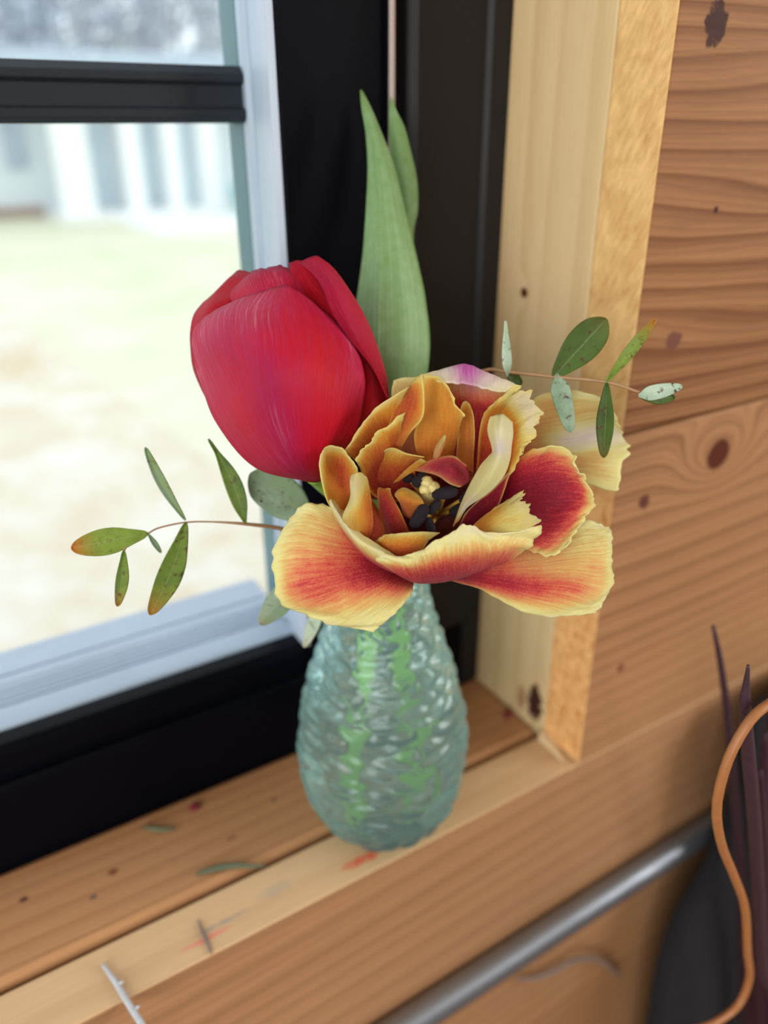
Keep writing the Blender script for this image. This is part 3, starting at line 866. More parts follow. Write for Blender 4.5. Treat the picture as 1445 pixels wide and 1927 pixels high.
# ------------------------------------------------------------------ open double tulip
Z1 = (480, 660, 2.007)
base_y = W(825, 1020, .284)
dbl = empty('double_tulip', tuple(base_y), 'wide open yellow double tulip flamed red with ruffled petals in the vase', 'tulip')
kw = dict(mat=M['petal_yellow'], parent=dbl, zoom=Z1)
D = lambda rows, **k2: patch('petal', rows, **{**kw, **k2})
D([[(760, 600, 284, .9), (770, 620, 284, .9), (780, 640, 284, .9), (790, 650, 284, .9), (800, 660, 284, .9)], [(890, 440, 288, .8), (890, 470, 289, .8), (900, 500, 289, .8), (905, 530, 288, .8), (915, 560, 287, .8)], [(1000, 300, 288, .5), (1000, 340, 290, .5), (1000, 380, 290, .5), (1000, 420, 290, .5), (1010, 450, 290, .4)], [(1060, 172, 278, .25), (1060, 270, 280, .3), (1060, 350, 282, .3), (1080, 400, 281, .3), (1120, 450, 280, .3)],
   [(1180, 153, 272, .02), (1190, 250, 276, .2), (1190, 340, 279, -.3), (1200, 410, 277, .25), (1220, 490, 274, .2)], [(1290, 173, 272, .0), (1310, 240, 275, .15), (1320, 312, 278, -.3), (1310, 400, 275, .15), (1330, 525, 272, .1)],
   [(1364, 235, 275, 0), (1385, 290, 276, .1), (1420, 335, 277, 0), (1420, 400, 275, .05), (1388, 515, 272, .02)]], seed=4, ruffle=.001, jag=.07, freq=9, side=.0009, nu=50, vein=.00008)
D([[(560, 420, 268, .5), (580, 420, 268, .5), (600, 420, 268, .5), (620, 420, 268, .5)], [(517, 190, 262, .2), (560, 190, 262, .3), (600, 190, 262, .3), (640, 190, 262, .3)], [(522, 112, 260, .05), (555, 102, 259, .15), (600, 100, 259, .1), (650, 88, 258, .0)]], seed=12, ruffle=.0004)
D([[(700, 520, 270, 1), (750, 510, 272, 1), (800, 500, 273, 1), (850, 490, 272, 1), (900, 480, 270, 1)], [(660, 300, 264, .8), (740, 290, 267, .75), (820, 280, 268, .7), (900, 280, 266, .75), (960, 300, 262, .6)],
   [(620, 170, 260, .5), (720, 180, 264, .55), (820, 190, 265, .6), (920, 190, 262, .55), (990, 200, 258, .4)], [(622, 95, 254, .1), (720, 68, 257, -.3), (800, 54, 258, -.3, 1.7), (880, 85, 256, -.3, .5), (985, 130, 252, -.1)],
   [(650, 108, 250, .0), (725, 124, 248, -.2, .1), (800, 124, 248, -.25, .9), (865, 146, 247, -.25, .1), (945, 155, 248, -.1)]], seed=5, ruffle=.0005, nu=50, nv=36, vein=.00006)
D([[(700, 560, 270, .9), (690, 520, 270, 1), (700, 480, 270, 1), (720, 450, 270, 1)], [(470, 560, 264, .9), (490, 490, 266, .95), (520, 440, 266, .95), (560, 400, 264, .9)], [(390, 430, 252, .6), (440, 370, 254, .65), (490, 320, 254, .65), (560, 280, 253, .6)],
   [(350, 395, 245, .3), (410, 310, 245, .35), (460, 250, 246, .3), (560, 190, 248, .3)], [(335, 381, 243, 0), (396, 292, 242, 0), (452, 222, 243, .0), (585, 130, 246, 0)]], mat=M['petal_inner'], seed=7, ruffle=.0004)
D([[(690, 570, 268, .9), (680, 530, 268, .9), (690, 490, 268, .9), (700, 460, 268, .9)], [(470, 560, 260, .8), (480, 510, 261, .85), (510, 470, 262, .85), (540, 430, 262, .8)], [(400, 450, 247, .45), (450, 400, 248, .55), (510, 350, 248, .55), (550, 310, 248, .5)],
   [(375, 408, 241, .05), (425, 345, 240, .1), (480, 287, 241, .1), (572, 226, 244, .0)]], mat=M['petal_inner'], seed=8, ruffle=.0007, freq=12, jag=.06)
D([[(430, 470, 262, .8), (470, 440, 262, .8), (520, 420, 261, .7)], [(490, 335, 252, .55), (535, 333, 249, .6), (585, 312, 245, .25)], [(520, 230, 249, .5), (570, 240, 246, .65), (633, 250, 243, .25)],
   [(560, 160, 248, .4), (595, 160, 246, .6), (637, 170, 243, .2)], [(585, 127, 248, .1), (605, 108, 246, .15), (630, 88, 244, .0)]], mat=M['petal_inner'], seed=9)
D([[(640, 480, 264, .8), (660, 480, 264, .7), (690, 480, 264, .7), (715, 460, 264, .7), (740, 430, 264, .7)], [(600, 335, 252, .4), (640, 340, 254, .4), (690, 330, 255, .42), (740, 305, 253, .4), (778, 270, 250, .3)], [(623, 235, 246, .3), (660, 220, 250, .33), (700, 210, 251, .35), (745, 215, 249, .3), (792, 244, 246, .15)],
   [(632, 140, 246, .25), (665, 130, 249, .3), (700, 140, 250, .3), (735, 172, 248, .25), (757, 208, 246, .1)], [(632, 90, 246, .0), (660, 93, 248, .1), (692, 102, 248, .1), (727, 132, 247, .1), (753, 180, 246, .05)]], mat=M['petal_inner'], seed=10, ruffle=.0004)
D([[(750, 500, 268, .8), (790, 505, 268, .8), (825, 500, 267, .8)], [(760, 400, 262, .5), (790, 405, 263, .5), (825, 405, 262, .55)], [(765, 330, 256, .4), (795, 330, 258, .45), (829, 330, 256, .4)], [(775, 230, 252, .3), (800, 226, 254, .35), (825, 250, 253, .3)], [(784, 195, 252, .2), (797, 190, 253, .2), (812, 203, 253, .2)]], mat=M['petal_inner'], seed=11)
D([[(780, 620, 270, 1), (790, 640, 270, 1), (800, 650, 270, 1), (810, 660, 268, 1)], [(830, 480, 266, .9), (860, 510, 266, .95), (880, 545, 264, .95), (900, 580, 260, .9)], [(850, 290, 258, .6), (900, 340, 260, .65), (940, 400, 258, .7), (955, 500, 250, .65)], [(880, 222, 252, .4), (940, 240, 254, .35), (970, 300, 252, .4), (988, 420, 246, .35)],
   [(940, 165, 247, .1), (1000, 190, 246, -.25), (1035, 255, 246, -.2), (1003, 375, 244, .15)], [(1000, 120, 245, 0), (1055, 150, 243, 0), (1100, 265, 243, 0), (1035, 352, 243, .05)]], mat=M['petal_inner'], seed=14, ruffle=.0019, jag=.14, freq=13, nu=36, nv=34)
D([[(760, 700, 268, 1), (820, 700, 268, 1), (880, 680, 266, 1)], [(790, 620, 258, 1), (860, 595, 256, 1), (935, 545, 252, .9)], [(850, 560, 253, .95), (900, 520, 251, .9), (965, 450, 247, .7)]], seed=20)
D([[(900, 480, 264, 1), (890, 540, 264, 1), (885, 600, 264, 1), (890, 660, 264, 1), (900, 720, 262, 1)], [(1010, 395, 254, .5), (1000, 480, 255, .9), (1000, 560, 256, 1), (1000, 660, 254, 1), (1010, 745, 252, .7)], [(1090, 360, 248, .4), (1110, 450, 252, .8), (1110, 560, 256, 1), (1100, 680, 251, .85), (1080, 770, 247, .45)],
   [(1190, 382, 246, .15), (1200, 470, 250, .6), (1205, 560, 254, .8), (1180, 665, 249, .55), (1150, 768, 246, .1)], [(1214, 445, 246, .0), (1265, 505, 249, .3), (1292, 575, 251, .35), (1250, 655, 249, .2), (1182, 715, 246, .0)]], seed=3, ruffle=.0013, jag=.10, freq=12, side=.0008, nu=60, nv=40, vein=.00008)
D([[(760, 790, 262, .8), (760, 810, 262, .9), (750, 830, 262, .9), (745, 850, 262, .9), (740, 868, 261, .6)], [(900, 760, 256, .5), (890, 800, 252, .6), (880, 835, 250, .7), (870, 872, 249, .8), (850, 903, 250, .4)], [(1080, 700, 256, .35), (1060, 770, 250, .36), (1050, 835, 246, .42), (1020, 895, 244, .74), (975, 965, 246, .12)],
   [(1230, 643, 258, .05), (1220, 740, 251, .2), (1210, 830, 246, .3), (1190, 905, 244, .5), (1110, 1008, 246, .0)], [(1300, 648, 259, .0), (1310, 740, 253, .15), (1300, 840, 248, .3), (1285, 930, 247, .2), (1220, 1000, 248, .0)], [(1335, 668, 260, 0), (1357, 740, 256, .0), (1354, 830, 252, .05), (1349, 905, 250, .0), (1300, 988, 250, 0)]], seed=2, ruffle=.0008, jag=.05, freq=12, side=.0006, nu=70, nv=40, vein=.00010)
D([[(480, 715, 257, .9), (520, 765, 257, .85), (565, 815, 257, .95), (590, 850, 257, .85), (598, 875, 256, .7)], [(390, 650, 248, .5), (410, 740, 246, .68), (440, 840, 245, .78), (540, 895, 247, .62), (592, 910, 250, .35)], [(300, 590, 244, .25), (290, 720, 241, .42), (305, 875, 240, .64), (450, 950, 243, .25), (550, 968, 248, .1)],
   [(198, 576, 244, .08), (165, 720, 240, .26), (180, 912, 239, .55), (345, 1000, 242, .08), (482, 1035, 246, .02)], [(120, 640, 246, .0), (60, 765, 243, .0), (78, 940, 243, .1), (240, 1024, 244, .0), (432, 1064, 246, 0)]], seed=1, ruffle=.0007, jag=.055, freq=13, side=.0007, nu=70, nv=40, vein=.00010)
D([[(330, 660, 254, .7), (360, 640, 257, .6), (390, 620, 259, .7), (420, 600, 259, .8)], [(275, 570, 243, .2), (310, 560, 249, .35), (350, 550, 252, .5), (390, 540, 250, .5)], [(244, 460, 240, .05), (285, 460, 247, .45), (330, 470, 250, .7), (382, 480, 246, .3)], [(246, 400, 239, .0), (280, 405, 244, .35), (325, 412, 246, .5), (388, 450, 242, .0)], [(260, 372, 239, 0), (283, 357, 239, 0), (328, 372, 240, 0), (372, 420, 240, 0)]], mat=M['petal_inner'], seed=15, ruffle=.0004)
D([[(420, 800, 256, .9), (500, 830, 257, .9), (560, 850, 258, .9), (600, 860, 258, .9)], [(330, 690, 245, .85), (400, 765, 243, .8), (470, 812, 243, .75), (545, 842, 246, .75)], [(283, 575, 241, .0), (335, 655, 238, -.1), (395, 725, 236, .0), (530, 792, 238, .0)], [(298, 560, 243, .1), (350, 640, 241, .1), (420, 705, 239, .1), (530, 775, 241, .1)]], seed=16, ruffle=.0003)
D([[(440, 735, 246, .5), (500, 790, 245, .6), (560, 800, 245, .6), (620, 790, 247, .5)], [(460, 715, 243, .35), (520, 740, 242, .5), (590, 740, 242, .5), (650, 725, 244, .25)], [(492, 693, 244, .0), (560, 688, 243, .0), (630, 683, 243, .0), (698, 687, 245, .0)]], mat=M['petal_inner'], seed=17, ruffle=.0004)
D([[(440, 715, 247, .8), (465, 712, 249, .7), (490, 700, 253, .7)], [(432, 640, 247, .8), (455, 640, 248, .7), (482, 650, 252, .6)], [(428, 560, 249, .6), (440, 560, 250, .6), (455, 585, 253, .5)]], mat=M['petal_inner'], seed=18)
D([[(335, 655, 239, .3), (370, 692, 240, .2), (400, 706, 243, .4), (432, 712, 246, .7)], [(332, 620, 236, .0), (365, 630, 234, .15), (405, 640, 236, .35), (445, 650, 242, .7)], [(358, 560, 235, -.05), (380, 560, 233, .0), (410, 565, 236, .3), (438, 570, 243, .6)], [(360, 500, 235, -.1), (380, 500, 234, -.1), (405, 505, 237, .0), (430, 510, 243, .2)], [(362, 470, 236, -.1), (380, 462, 235, 0), (400, 460, 237, 0), (418, 478, 241, .0)]], mat=M['petal_inner'], seed=19, ruffle=.0003)
D([[(430, 560, 264, .9), (480, 560, 265, .9), (540, 550, 265, .9), (600, 520, 263, .9)], [(428, 450, 254, .55), (490, 450, 256, .65), (550, 450, 256, .7), (610, 425, 255, .7)], [(440, 410, 251, .3), (490, 395, 251, .25), (550, 405, 251, .3), (620, 408, 252, .5)], [(472, 383, 249, .15), (520, 367, 248, .1), (572, 388, 248, .2), (640, 402, 249, .7)]], mat=M['petal_inner'], seed=21)
D([[(520, 502, 254, .3), (530, 497, 254, .3), (540, 494, 254, .4)], [(570, 448, 250, .25), (576, 455, 250, .3), (584, 464, 250, .4)], [(625, 406, 248, .2), (640, 414, 248, .3), (655, 425, 248, .4)]], mat=M['petal_inner'], seed=22, nu=10, nv=16)
D([[(490, 692, 258, .7), (530, 697, 256, .9), (583, 686, 256, .6)], [(470, 605, 251, .6), (500, 605, 248, .95), (553, 615, 250, .6)], [(463, 535, 249, .4), (482, 535, 247, .7), (515, 545, 249, .4)], [(472, 512, 249, .2), (487, 520, 248, .4), (511, 512, 249, .2)]], mat=M['petal_inner'], seed=23, jag=.12, freq=14)
D([[(560, 620, 256, .6), (590, 635, 255, .6), (620, 625, 257, .6)], [(545, 570, 250, .5), (580, 575, 248, .5), (637, 585, 251, .4)], [(528, 545, 250, .2), (560, 538, 248, .25), (625, 555, 251, .15)], [(540, 525, 251, .1), (565, 518, 250, .1), (605, 535, 252, .1)]], mat=M['petal_inner'], seed=24, nu=16, nv=18)
D([[(605, 452, 248, .3), (622, 440, 246, .5), (650, 418, 247, .4)], [(680, 468, 244, .35), (692, 440, 240, .85), (702, 402, 245, .6)], [(738, 502, 243, .4), (752, 460, 238, .9), (748, 398, 245, .7)], [(772, 514, 246, .6), (798, 480, 243, .95), (790, 430, 249, .8)], [(785, 510, 254, .8), (806, 482, 253, 1), (800, 440, 256, .9)]], seed=25, ruffle=.0003)
D([[(672, 406, 247, .3), (681, 410, 246, .4), (690, 412, 246, .5)], [(683, 362, 245, .25), (696, 365, 244, .3), (709, 368, 245, .35)], [(716, 318, 245, .1), (718, 320, 245, .1), (720, 324, 245, .1)]], seed=26, nu=10, nv=14)
D([[(748, 664, 247, .35), (756, 652, 245, .3), (766, 647, 245, .3)], [(774, 590, 245, .1), (788, 588, 241, -.2), (802, 592, 241, -.1)], [(808, 512, 242, .05), (840, 530, 236, .0), (870, 542, 239, .0)], [(848, 440, 240, .1), (890, 460, 233, .0), (932, 482, 239, .0)],
   [(880, 400, 239, .1), (917, 405, 232, -.05), (960, 420, 239, .0)], [(893, 375, 239, .0), (922, 370, 233, -.3), (967, 370, 239, -.12)], [(878, 300, 241, .1), (920, 300, 234, -.12), (975, 312, 239, -.1)], [(890, 250, 242, .05), (932, 241, 238, .0), (972, 268, 240, .0)]], seed=13, nv=44, ruffle=.0003)
D([[(800, 720, 248, .5), (820, 725, 246, .4), (850, 730, 243, .3)], [(828, 655, 244, .4), (862, 670, 240, .3), (905, 695, 236, .1)], [(900, 600, 242, .3), (935, 620, 237, .15), (995, 680, 235, .05)], [(965, 555, 241, .0), (995, 590, 237, -.05), (1052, 660, 237, .0)], [(1026, 522, 241, .0), (1040, 575, 239, .0), (1088, 640, 240, .0)]], mat=M['petal_inner'], seed=27, jag=.2, freq=16, ruffle=.0005)
D([[(560, 800, 264, 1), (620, 810, 266, 1), (680, 815, 267, 1), (740, 810, 267, 1), (800, 800, 267, 1), (860, 780, 266, 1), (900, 760, 264, 1)], [(505, 822, 249, .85), (590, 870, 248, .9), (660, 878, 248, .9), (740, 868, 249, .95), (820, 845, 251, .9), (900, 815, 251, .85), (960, 790, 251, .8)],
   [(465, 797, 240, .45), (570, 828, 236, .6), (650, 825, 233, .68), (740, 800, 232, .62), (830, 780, 233, .5), (920, 765, 236, .48), (1030, 745, 242, .4)], [(458, 780, 238, .0), (585, 798, 232, .08), (645, 772, 229, .1), (740, 732, 228, .06), (815, 705, 229, .0), (900, 718, 232, .1), (1062, 708, 241, .2)],
   [(472, 768, 239, 0), (600, 762, 232, 0), (650, 732, 229, 0), (745, 676, 228, 0), (805, 647, 229, -.1), (885, 684, 231, -.15), (1086, 655, 241, .0)]], seed=28, nu=70, nv=40, ruffle=.0009, freq=17, jag=.07, vein=.00010)
# dark cup behind the petals, pistil, stamens
cx, cy = 690, 620
cr = []
for (rr, tt) in ((0.06, 283), (.35, 281), (.65, 275), (.9, 268), (1.0, 264)):
    cr.append([(cx + 225 * rr * math.cos(a), cy + 190 * rr * math.sin(a), tt, 1.0) for a in np.linspace(0, 2 * math.pi, 17)])
patch('receptacle', cr, M['cup'], dbl, zoom=Z1, nu=48, nv=16)


def P1(x, y, t): return W(480 + x / 2.007, 660 + y / 2.007, t / 1000)


pis = tube('pistil', [P1(680, 600, 276), P1(668, 560, 266), P1(660, 530, 258), P1(655, 515, 254)], [.0022, .003, .0033, .0024], M['pistil'], dbl, seg=14)
for a in (0.2, 2.3, 4.4):
    c0 = P1(655 + 26 * math.cos(a), 512 + 24 * math.sin(a), 252)
    tube('stigma_lobe', [P1(655, 514, 253), (P1(655, 514, 252) + c0) / 2, c0, c0 + np.array([0, 0, -.0008])], [.0018, .0021, .0018, .0006], M['pistil'], pis, seg=10)
for (a, b, w_) in (((668, 545, 251), (765, 530, 252), .0021), ((592, 668, 250), (648, 582, 249), .0022), ((655, 615, 252), (697, 566, 253), .0016), ((596, 508, 254), (648, 468, 253), .002),
                  ((650, 630, 253), (672, 690, 252), .0015), ((775, 575, 256), (835, 520, 255), .002), ((735, 620, 259), (790, 585, 258), .0018), ((560, 490, 258), (600, 475, 257), .0015)):
    A, B = P1(*a), P1(*b)
    fil = tube('stamen', [P1(690, 620, 278), (P1(690, 620, 270) + (A + B) / 2) / 2, (A + B) / 2], [.0009, .0008, .0006], M['filament'], dbl, seg=7)
    tube('anther', [A, A * .85 + B * .15, (A + B) / 2, A * .15 + B * .85, B], [w_ * .35, w_ * .85, w_, w_ * .85, w_ * .3], M['anther'], fil, seg=9)
tube('stem', [P1(690, 640, 286), W(815, 985, .294), W(782, 1003, .301), IR(5.5, -5, .159), IR(4.5, -3.5, .144), IR(6.5, -1, .115), IR(9, 1, .09), IR(11.5, 4, .06), IR(8, 6, .011)], [.0042, .0036, .0034, .0034, .0034, .0033, .0032, .0031, .003], M['stem'], dbl, n=60)

# ------------------------------------------------------------------ eucalyptus sprigs
def euca_leaf(parent, a, b, w, ta, tb, c=(0.2, 0.2), tip=0.0, bend=0.0, shape=(.62, .95, 1., .85), vfold=.0006, half=None):
    """a,b: base and tip pixels, w: seen width in pixels, ta,tb: depth mm, c: pigment left/right half"""
    a, b = np.array(a, float), np.array(b, float)
    d = b - a
    L = np.linalg.norm(d)
    nrm = np.array([-d[1], d[0]]) / L
    rows = []
    ss = [0, .06, .22, .42, .62, .82, .95, 1]
    ww = [.06, .3, shape[0], shape[1], shape[2], shape[3] * .85, min(.42, shape[3] * .48), .04]
    for s, q in zip(ss, ww):
        p = a + d * s + nrm * bend * math.sin(s * math.pi)
        t = ta + (tb - ta) * s
        hw = w / 2 * q
        mg = max(0, (s - .72) / .28) * tip
        rows.append([(*(p - nrm * hw), t - vfold * 1000, c[0], mg), (*(p - nrm * hw * .5), t - vfold * 300, c[0], mg), (*p, t, (c[0] + c[1]) / 2, mg), (*(p + nrm * hw * .5), t - vfold * 300, c[1], mg), (*(p + nrm * hw), t - vfold * 1000, c[1], mg)])
    return patch('leaf', rows, M['euca'], parent, nu=13, nv=22, solid=.0004)


mb = W(690, 1000, .312)
spl = empty('eucalyptus_sprig', tuple(IR(-12, 5, .014)), 'eucalyptus sprig leaning toward the window glass, leaf tips browned', 'sprig')
tube('stem', [IR(-12, 5, .014), IR(-20, 5, .06), IR(-13.5, 4, .11), IR(-8.5, 4, .148), IR(-13, 3, .1565), W(600, 1012, .30), W(525, 994, .283), W(462, 986, .272), W(400, 982, .268), W(349, 983, .265), W(300, 993, .262), W(278, 1004, .26)],
     [.0014, .0014, .0013, .0012, .0011, .0010, .0008, .0006, .0003, .0003, .0003, .0003], M['euca_stem'], spl, n=80, seg=7)
euca_leaf(spl, (349, 979), (273, 842), 19, 265, 262, (.72, .62), bend=-5)
euca_leaf(spl, (462, 986), (392, 826), 33, 272, 266, (.38, .33), bend=9, shape=(.85, 1., .75, .3))
euca_leaf(spl, (585, 975), (470, 892), 78, 285, 277, (.78, .70), shape=(.75, 1, 1., 1.))
euca_leaf(spl, (278, 1004), (134, 1032), 50, 260, 254, (.48, .48), tip=.9, shape=(.6, .95, 1, .9))
euca_leaf(spl, (233, 1036), (221, 1141), 24, 257, 255, (.42, .36), tip=.5, bend=-3)
euca_leaf(spl, (350, 984), (282, 1157), 46, 265, 257, (.4, .36), tip=.55, bend=-8)
euca_leaf(spl, (279, 1005), (303, 1040), 9, 260, 264, (.7, .7))
euca_leaf(spl, (565, 1085), (489, 1175), 48, 290, 282, (.72, .82), tip=.15, shape=(.8, 1, 1, .8))
euca_leaf(spl, (612, 1120), (572, 1218), 24, 302, 300, (.95, .95), tip=.25)
tube('twig', [W(598, 1011, .30), W(586, 1050, .296), W(562, 1088, .29)], [.0006, .0005, .0004], M['euca_stem'], spl, seg=6)
tube('twig', [W(600, 1012, .30), W(596, 1060, .299), W(612, 1122, .302)], [.0006, .0005, .0004], M['euca_stem'], spl, seg=6)
tube('twig', [W(560, 1003, .292), W(578, 985, .288), W(586, 974, .285)], [.0005, .0005, .0004], M['euca_stem'], spl, seg=6)
tube('twig', [W(240, 1026, .2585), W(236, 1031, .2575), W(233, 1037, .257)], [.0004, .0004, .0004], M['euca_stem'], spl, seg=6)

spr = empty('eucalyptus_sprig', tuple(IR(12, 11, .014)), 'eucalyptus sprig arching over the double tulip toward the plank wall', 'sprig')
tube('stem', [IR(12, 11, .014), IR(15, 10, .06), IR(12, 6, .11), IR(10, 2.5, .15), W(792, 940, .318), W(826, 820, .306), W(865, 725, .285), W(915, 697, .275), W(955, 700, .268), W(1042, 709, .262), W(1140, 719, .258), W(1203, 738, .256)],
     [.0014, .0014, .0013, .0012, .0011, .001, .0009, .0007, .0006, .0006, .00055, .00045], M['euca_stem'], spr, n=90, seg=7)
euca_leaf(spr, (955, 709), (951, 604), 17, 268, 264, (.98, .9), shape=(1., 1., .75, .4))
euca_leaf(spr, (953, 703), (982, 722), 22, 269, 271, (.2, .15))
euca_leaf(spr, (1041, 709), (1141, 600), 66, 262, 259, (.16, .25), tip=.1, shape=(.6, .9, 1., 1.))
euca_leaf(spr, (1047, 703), (1074, 813), 36, 262, 254, (.82, .78), shape=(.95, 1, .9, .8))
euca_leaf(spr, (1140, 719), (1234, 600), 22, 258, 254, (.5, .45), tip=.85)
euca_leaf(spr, (1142, 720), (1136, 861), 33, 258, 252, (.18, .12), tip=.12)
euca_leaf(spr, (1201, 745), (1283, 727), 28, 256, 252, (1., .92), shape=(.9, 1., .9, .75))
euca_leaf(spr, (1205, 747), (1270, 748), 26, 258, 262, (.15, .2))

# ------------------------------------------------------------------ hanging cord
M['cord'] = plain('pinkish_beige_cord', (0.56, 0.46, 0.44), rough=0.9, var=0.2, scale=1500, bump=0.8)
cp = on_y(737, 0, .0865)
cpts = [(cp[0] + .0002 * math.sin(i * 2.1), .0865, .88 - i * .075) for i in range(12)]
cord = tube('hanging_cord', cpts, .0013, M['cord'], seg=8, n=80)
tag(cord, 'thin pinkish beige cord hanging down the black window frame', 'cord')

# ------------------------------------------------------------------ sill litter
M['dead_red'] = plain('dark_red_petal_scrap', (0.17, 0.004, 0.02), rough=0.6)
M['needle'] = plain('grey_green_needle', (0.10, 0.125, 0.07), rough=0.7)
M['grey_twig'] = plain('grey_brown_twig', (0.22, 0.17, 0.15), rough=0.8)
M['pale_twig'] = plain('bleached_grey_twig', (0.52, 0.53, 0.56), rough=0.8, var=0.15, scale=500)


def scrap(px, py, r, label):
    c = on_z(px, py, 0)
    vs, fc = [], []
    n, m_ = 12, 6
    for i in range(m_):
        ph = math.pi * (i + .5) / m_
        for j in range(n):
            th = 2 * math.pi * j / n
            q = r * (1 + .15 * math.sin(3 * th + i))
            vs.append((c[0] + q * math.sin(ph) * math.cos(th), c[1] + q * .8 * math.sin(ph) * math.sin(th), r * .45 - r * .45 * math.cos(ph)))
    for i in range(m_ - 1):
        for j in range(n):
            fc.append((i * n + j, i * n + (j + 1) % n, (i + 1) * n + (j + 1) % n, (i + 1) * n + j))
    fc.append(tuple(range(n)))
    fc.append(tuple(range((m_ - 1) * n, m_ * n)))
    tag(mesh('petal_scrap', vs, fc, M['dead_red']), label, 'petal scrap')


scrap(367, 1522, .0029, 'dark red dried petal scrap on the sill board below the black frame')
scrap(955, 1348, .0032, 'dark red dried petal scrap on the sill beside the wooden jamb')


def lying(name, pix, r, mat, label, cat, lift=None):
    pts = []
    for i, (px, py) in enumerate(pix):
        p = on_z(px, py, r)
        if lift: p = on_z(px, py, r + lift[i])
        pts.append(p)
    rr = [r * .35] + [r] * (len(pts) - 2) + [r * .35]
    o = tube(name, pts, rr, M[mat], seg=8)
    return tag(o, label, cat)


lying('needle_leaf', [(268, 1555), (285, 1559), (305, 1561), (330, 1560)], .0011, 'needle', 'short grey-green needle leaf lying near the red petal scrap', 'leaf')
lying('needle_leaf', [(368, 1645), (400, 1636), (440, 1629), (498, 1630)], .0014, 'needle', 'long curved grey-green needle leaf lying on the sill board groove', 'leaf')
lying('dry_twig', [(372, 1730), (380, 1752), (390, 1775), (398, 1796)], .0007, 'grey_twig', 'thin brown twig lying across the pink pencil mark', 'twig')
tw = empty('bleached_twig', tuple(on_z(230, 1870, 0)), 'bleached grey twig with side nubs sticking over the sill edge', 'twig')
pp = [on_z(193, 1815, .0012), on_z(218, 1850, .0012), on_z(240, 1886, .0014), on_z(268, 1930, .0016), on_z(290, 1965, .0018)]
tube('twig_stem', pp, [.0006, .0011, .0012, .0012, .001], M['pale_twig'], tw, seg=8)
for (ax, ay), (bx_, by) in (((222, 1853), (232, 1846)), ((238, 1880), (228, 1872)), ((252, 1901), (262, 1893)), ((262, 1917), (254, 1912))):
    tube('twig_nub', [on_z(ax, ay, .0013), (on_z(ax, ay, .0015) + on_z(bx_, by, .002)) / 2, on_z(bx_, by, .0024)], [.0009, .0008, .0003], M['pale_twig'], tw, seg=6, n=6)
# splinter standing out at the foot of the jamb
M['splint'] = plain('pale_wood_splinter', (0.74, 0.54, 0.31), rough=0.7)
a0, b0 = on_z(1012, 1378, 0), on_z(1074, 1448, 0)
q = lambda x, y, z=0: tuple(on_z(x, y, z))
spv = [q(1012, 1392), q(1034, 1385), q(1066, 1430), q(1058, 1436), q(1014, 1376, .004), q(1032, 1372, .004), q(1064, 1428, .001), q(1058, 1433, .001)]
spl_o = mesh('wood_splinter', spv, [(0, 3, 2, 1), (4, 5, 6, 7), (0, 1, 5, 4), (1, 2, 6, 5), (2, 3, 7, 6), (3, 0, 4, 7)], M['splint'], smooth=False, bevel=.0006)
tag(spl_o, 'pale wood splinter torn loose at the foot of the jamb', 'splinter')

# ------------------------------------------------------------------ steel pipe and the dark bundle by the wall
pa, pb = on_y(700, 1985, -.010), on_y(1500, 1452, -.010)
z1 = float(on_y(850, 1880, -.010)[2])
z2 = float(on_y(1344, 1556, -.010)[2])
x1 = float(on_y(850, 1880, -.010)[0])
x2 = float(on_y(1344, 1556, -.010)[0])
sl = (z2 - z1) / (x2 - x1)
pipe = empty('steel_pipe', (x1, 0, z1), 'grey steel pipe running along the plank wall under the sill', 'pipe')
tube('pipe', [(x1 - .6, -.0081, z1 - .6 * sl), (x1, -.0081, z1), (x2, -.0081, z2), (x2 + .5, -.0081, z2 + .5 * sl)], 0.0080, M['steel'], pipe, seg=24, n=40)
M['maroon'] = plain('maroon_twig_bark', (0.032, 0.004, 0.012), rough=0.7, var=0.2, scale=300)
M['dark_twig'] = plain('dark_plum_twig', (0.045, 0.018, 0.028), rough=0.55, var=0.2, scale=300)
M['orange_twig'] = plain('orange_willow_twig', (0.36, 0.14, 0.045), rough=0.5, var=0.1, scale=200)
M['filler'] = plain('black_filler', (0.004, 0.004, 0.007), rough=0.95, var=0.3, scale=60)  # near-black of the volume added for darkness behind the stalks
Y = lambda px, py, y: on_y(px, py, y)
FLOORZ = -0.6


def branch(name, pix, r, mat, label, cat='branch', grp=None):
    pts = [Y(*p) for p in pix]
    if pix[-1][1] > 2000:                       # stands on the floor
        pts.append(np.array([pts[-1][0] - .01, pts[-1][1] - .06, -.9]))
        r = list(r) + [r[-1]]
    o = tube(name, pts, r, M[mat], seg=9, n=50)
    tag(o, label, cat, grp)
    return o


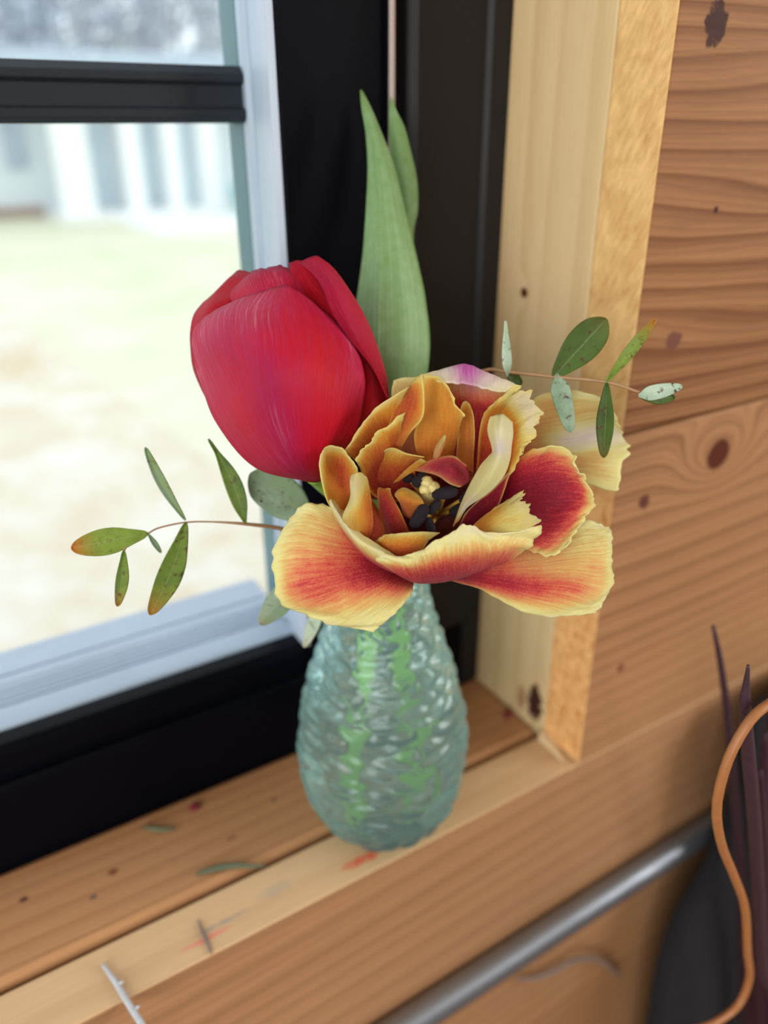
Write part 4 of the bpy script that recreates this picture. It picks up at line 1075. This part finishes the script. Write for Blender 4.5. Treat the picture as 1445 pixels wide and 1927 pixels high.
branch('dry_branch', [(1342, 1178, -.040), (1356, 1250, -.042), (1368, 1340, -.043), (1377, 1440, -.044), (1388, 1560, -.0455), (1394, 1660, -.046), (1398, 1800, -.046), (1400, 1960, -.046), (1400, 2120, -.046)], [.0009, .0015, .002, .0023, .0026, .003, .0034, .0036, .0036], 'dark_twig', 'tallest thin plum-dark branch rising from the bundle against the planks')
branch('dry_branch', [(1408, 1252, -.0985), (1404, 1290, -.0985), (1402, 1330, -.0985), (1408, 1420, -.0985), (1420, 1560, -.0985), (1432, 1800, -.0995), (1440, 2100, -.1035)], [.0005, .0012, .0020, .0024, .0026, .0028, .0028], 'dark_twig', 'short plum-dark branch behind the orange twig')
rb = random.Random(3)
for i, (xt, yt, xb, dd) in enumerate(((1452, 1300, 1432, -.068), (1440, 1380, 1418, -.078), (1470, 1350, 1455, -.058), (1430, 1450, 1436, -.0892), (1490, 1320, 1480, -.048))):
    branch('maroon_stalk', [(xt, yt, dd), (xt * .7 + xb * .3, yt + 160, dd), (xt * .4 + xb * .6, yt + 360, dd - .001), (xb, 1930, dd - .002), (xb - 4, 2120, dd - .006)], [.0012, .003, .0040, .0043, .0043], 'maroon',
           'glossy maroon stalk in the dark bundle beside the wall', 'stalk', 'maroon stalks in the bundle')
tw_px = [(1290, 1945), (1345, 1925), (1390, 1890), (1410, 1840), (1406, 1790), (1402, 1710), (1382, 1650), (1358, 1590), (1348, 1520), (1366, 1440), (1398, 1375), (1432, 1335), (1475, 1318), (1512, 1370), (1525, 1600), (1525, 2100)]
branch('willow_twig', [(x_, y_, -.1050) for x_, y_ in tw_px], [.0017] * 16, 'orange_twig', 'curling orange-brown willow twig looping beside the maroon stalks')
branch('dry_branch', [(1165, 1835, -.004), (1130, 1808, -.006), (1085, 1806, -.007), (1045, 1826, -.006), (1005, 1840, -.004), (975, 1842, -.003)], [.0012, .0016, .0016, .0015, .0014, .001], 'grey_twig', 'thin curved grey-brown tendril against the wall beneath the steel pipe', 'twig')

# soft closed black volume added to darken the area behind the bundle
filler_left = [(1450, 1345, .30), (1432, 1362, .62), (1404, 1420, .85), (1384, 1490, .95), (1366, 1565, 1.0), (1330, 1645, 1.0), (1274, 1740, 1.0), (1244, 1830, 1.0), (1226, 1930, 1.0), (1214, 2050, .95), (1230, 2120, .6)]
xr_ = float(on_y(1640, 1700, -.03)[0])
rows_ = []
for i, (lx, ly, dp) in enumerate(filler_left):
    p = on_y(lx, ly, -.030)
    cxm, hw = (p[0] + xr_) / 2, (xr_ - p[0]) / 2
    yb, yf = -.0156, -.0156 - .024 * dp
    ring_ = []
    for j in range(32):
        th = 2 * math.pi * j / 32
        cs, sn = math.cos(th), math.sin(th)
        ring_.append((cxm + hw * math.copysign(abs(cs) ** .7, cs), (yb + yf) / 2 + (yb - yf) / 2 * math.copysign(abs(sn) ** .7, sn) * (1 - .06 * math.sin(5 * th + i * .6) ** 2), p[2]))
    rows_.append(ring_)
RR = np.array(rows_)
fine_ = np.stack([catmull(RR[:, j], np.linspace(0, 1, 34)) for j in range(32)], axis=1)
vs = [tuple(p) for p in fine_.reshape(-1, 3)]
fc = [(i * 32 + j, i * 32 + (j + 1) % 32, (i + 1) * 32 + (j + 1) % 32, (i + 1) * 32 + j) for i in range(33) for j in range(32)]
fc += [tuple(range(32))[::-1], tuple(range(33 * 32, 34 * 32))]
filler = mesh('dark_filler', vs, fc, M['filler'])
tag(filler, 'black volume added for darkness against the wall behind the maroon stalks', 'filler')
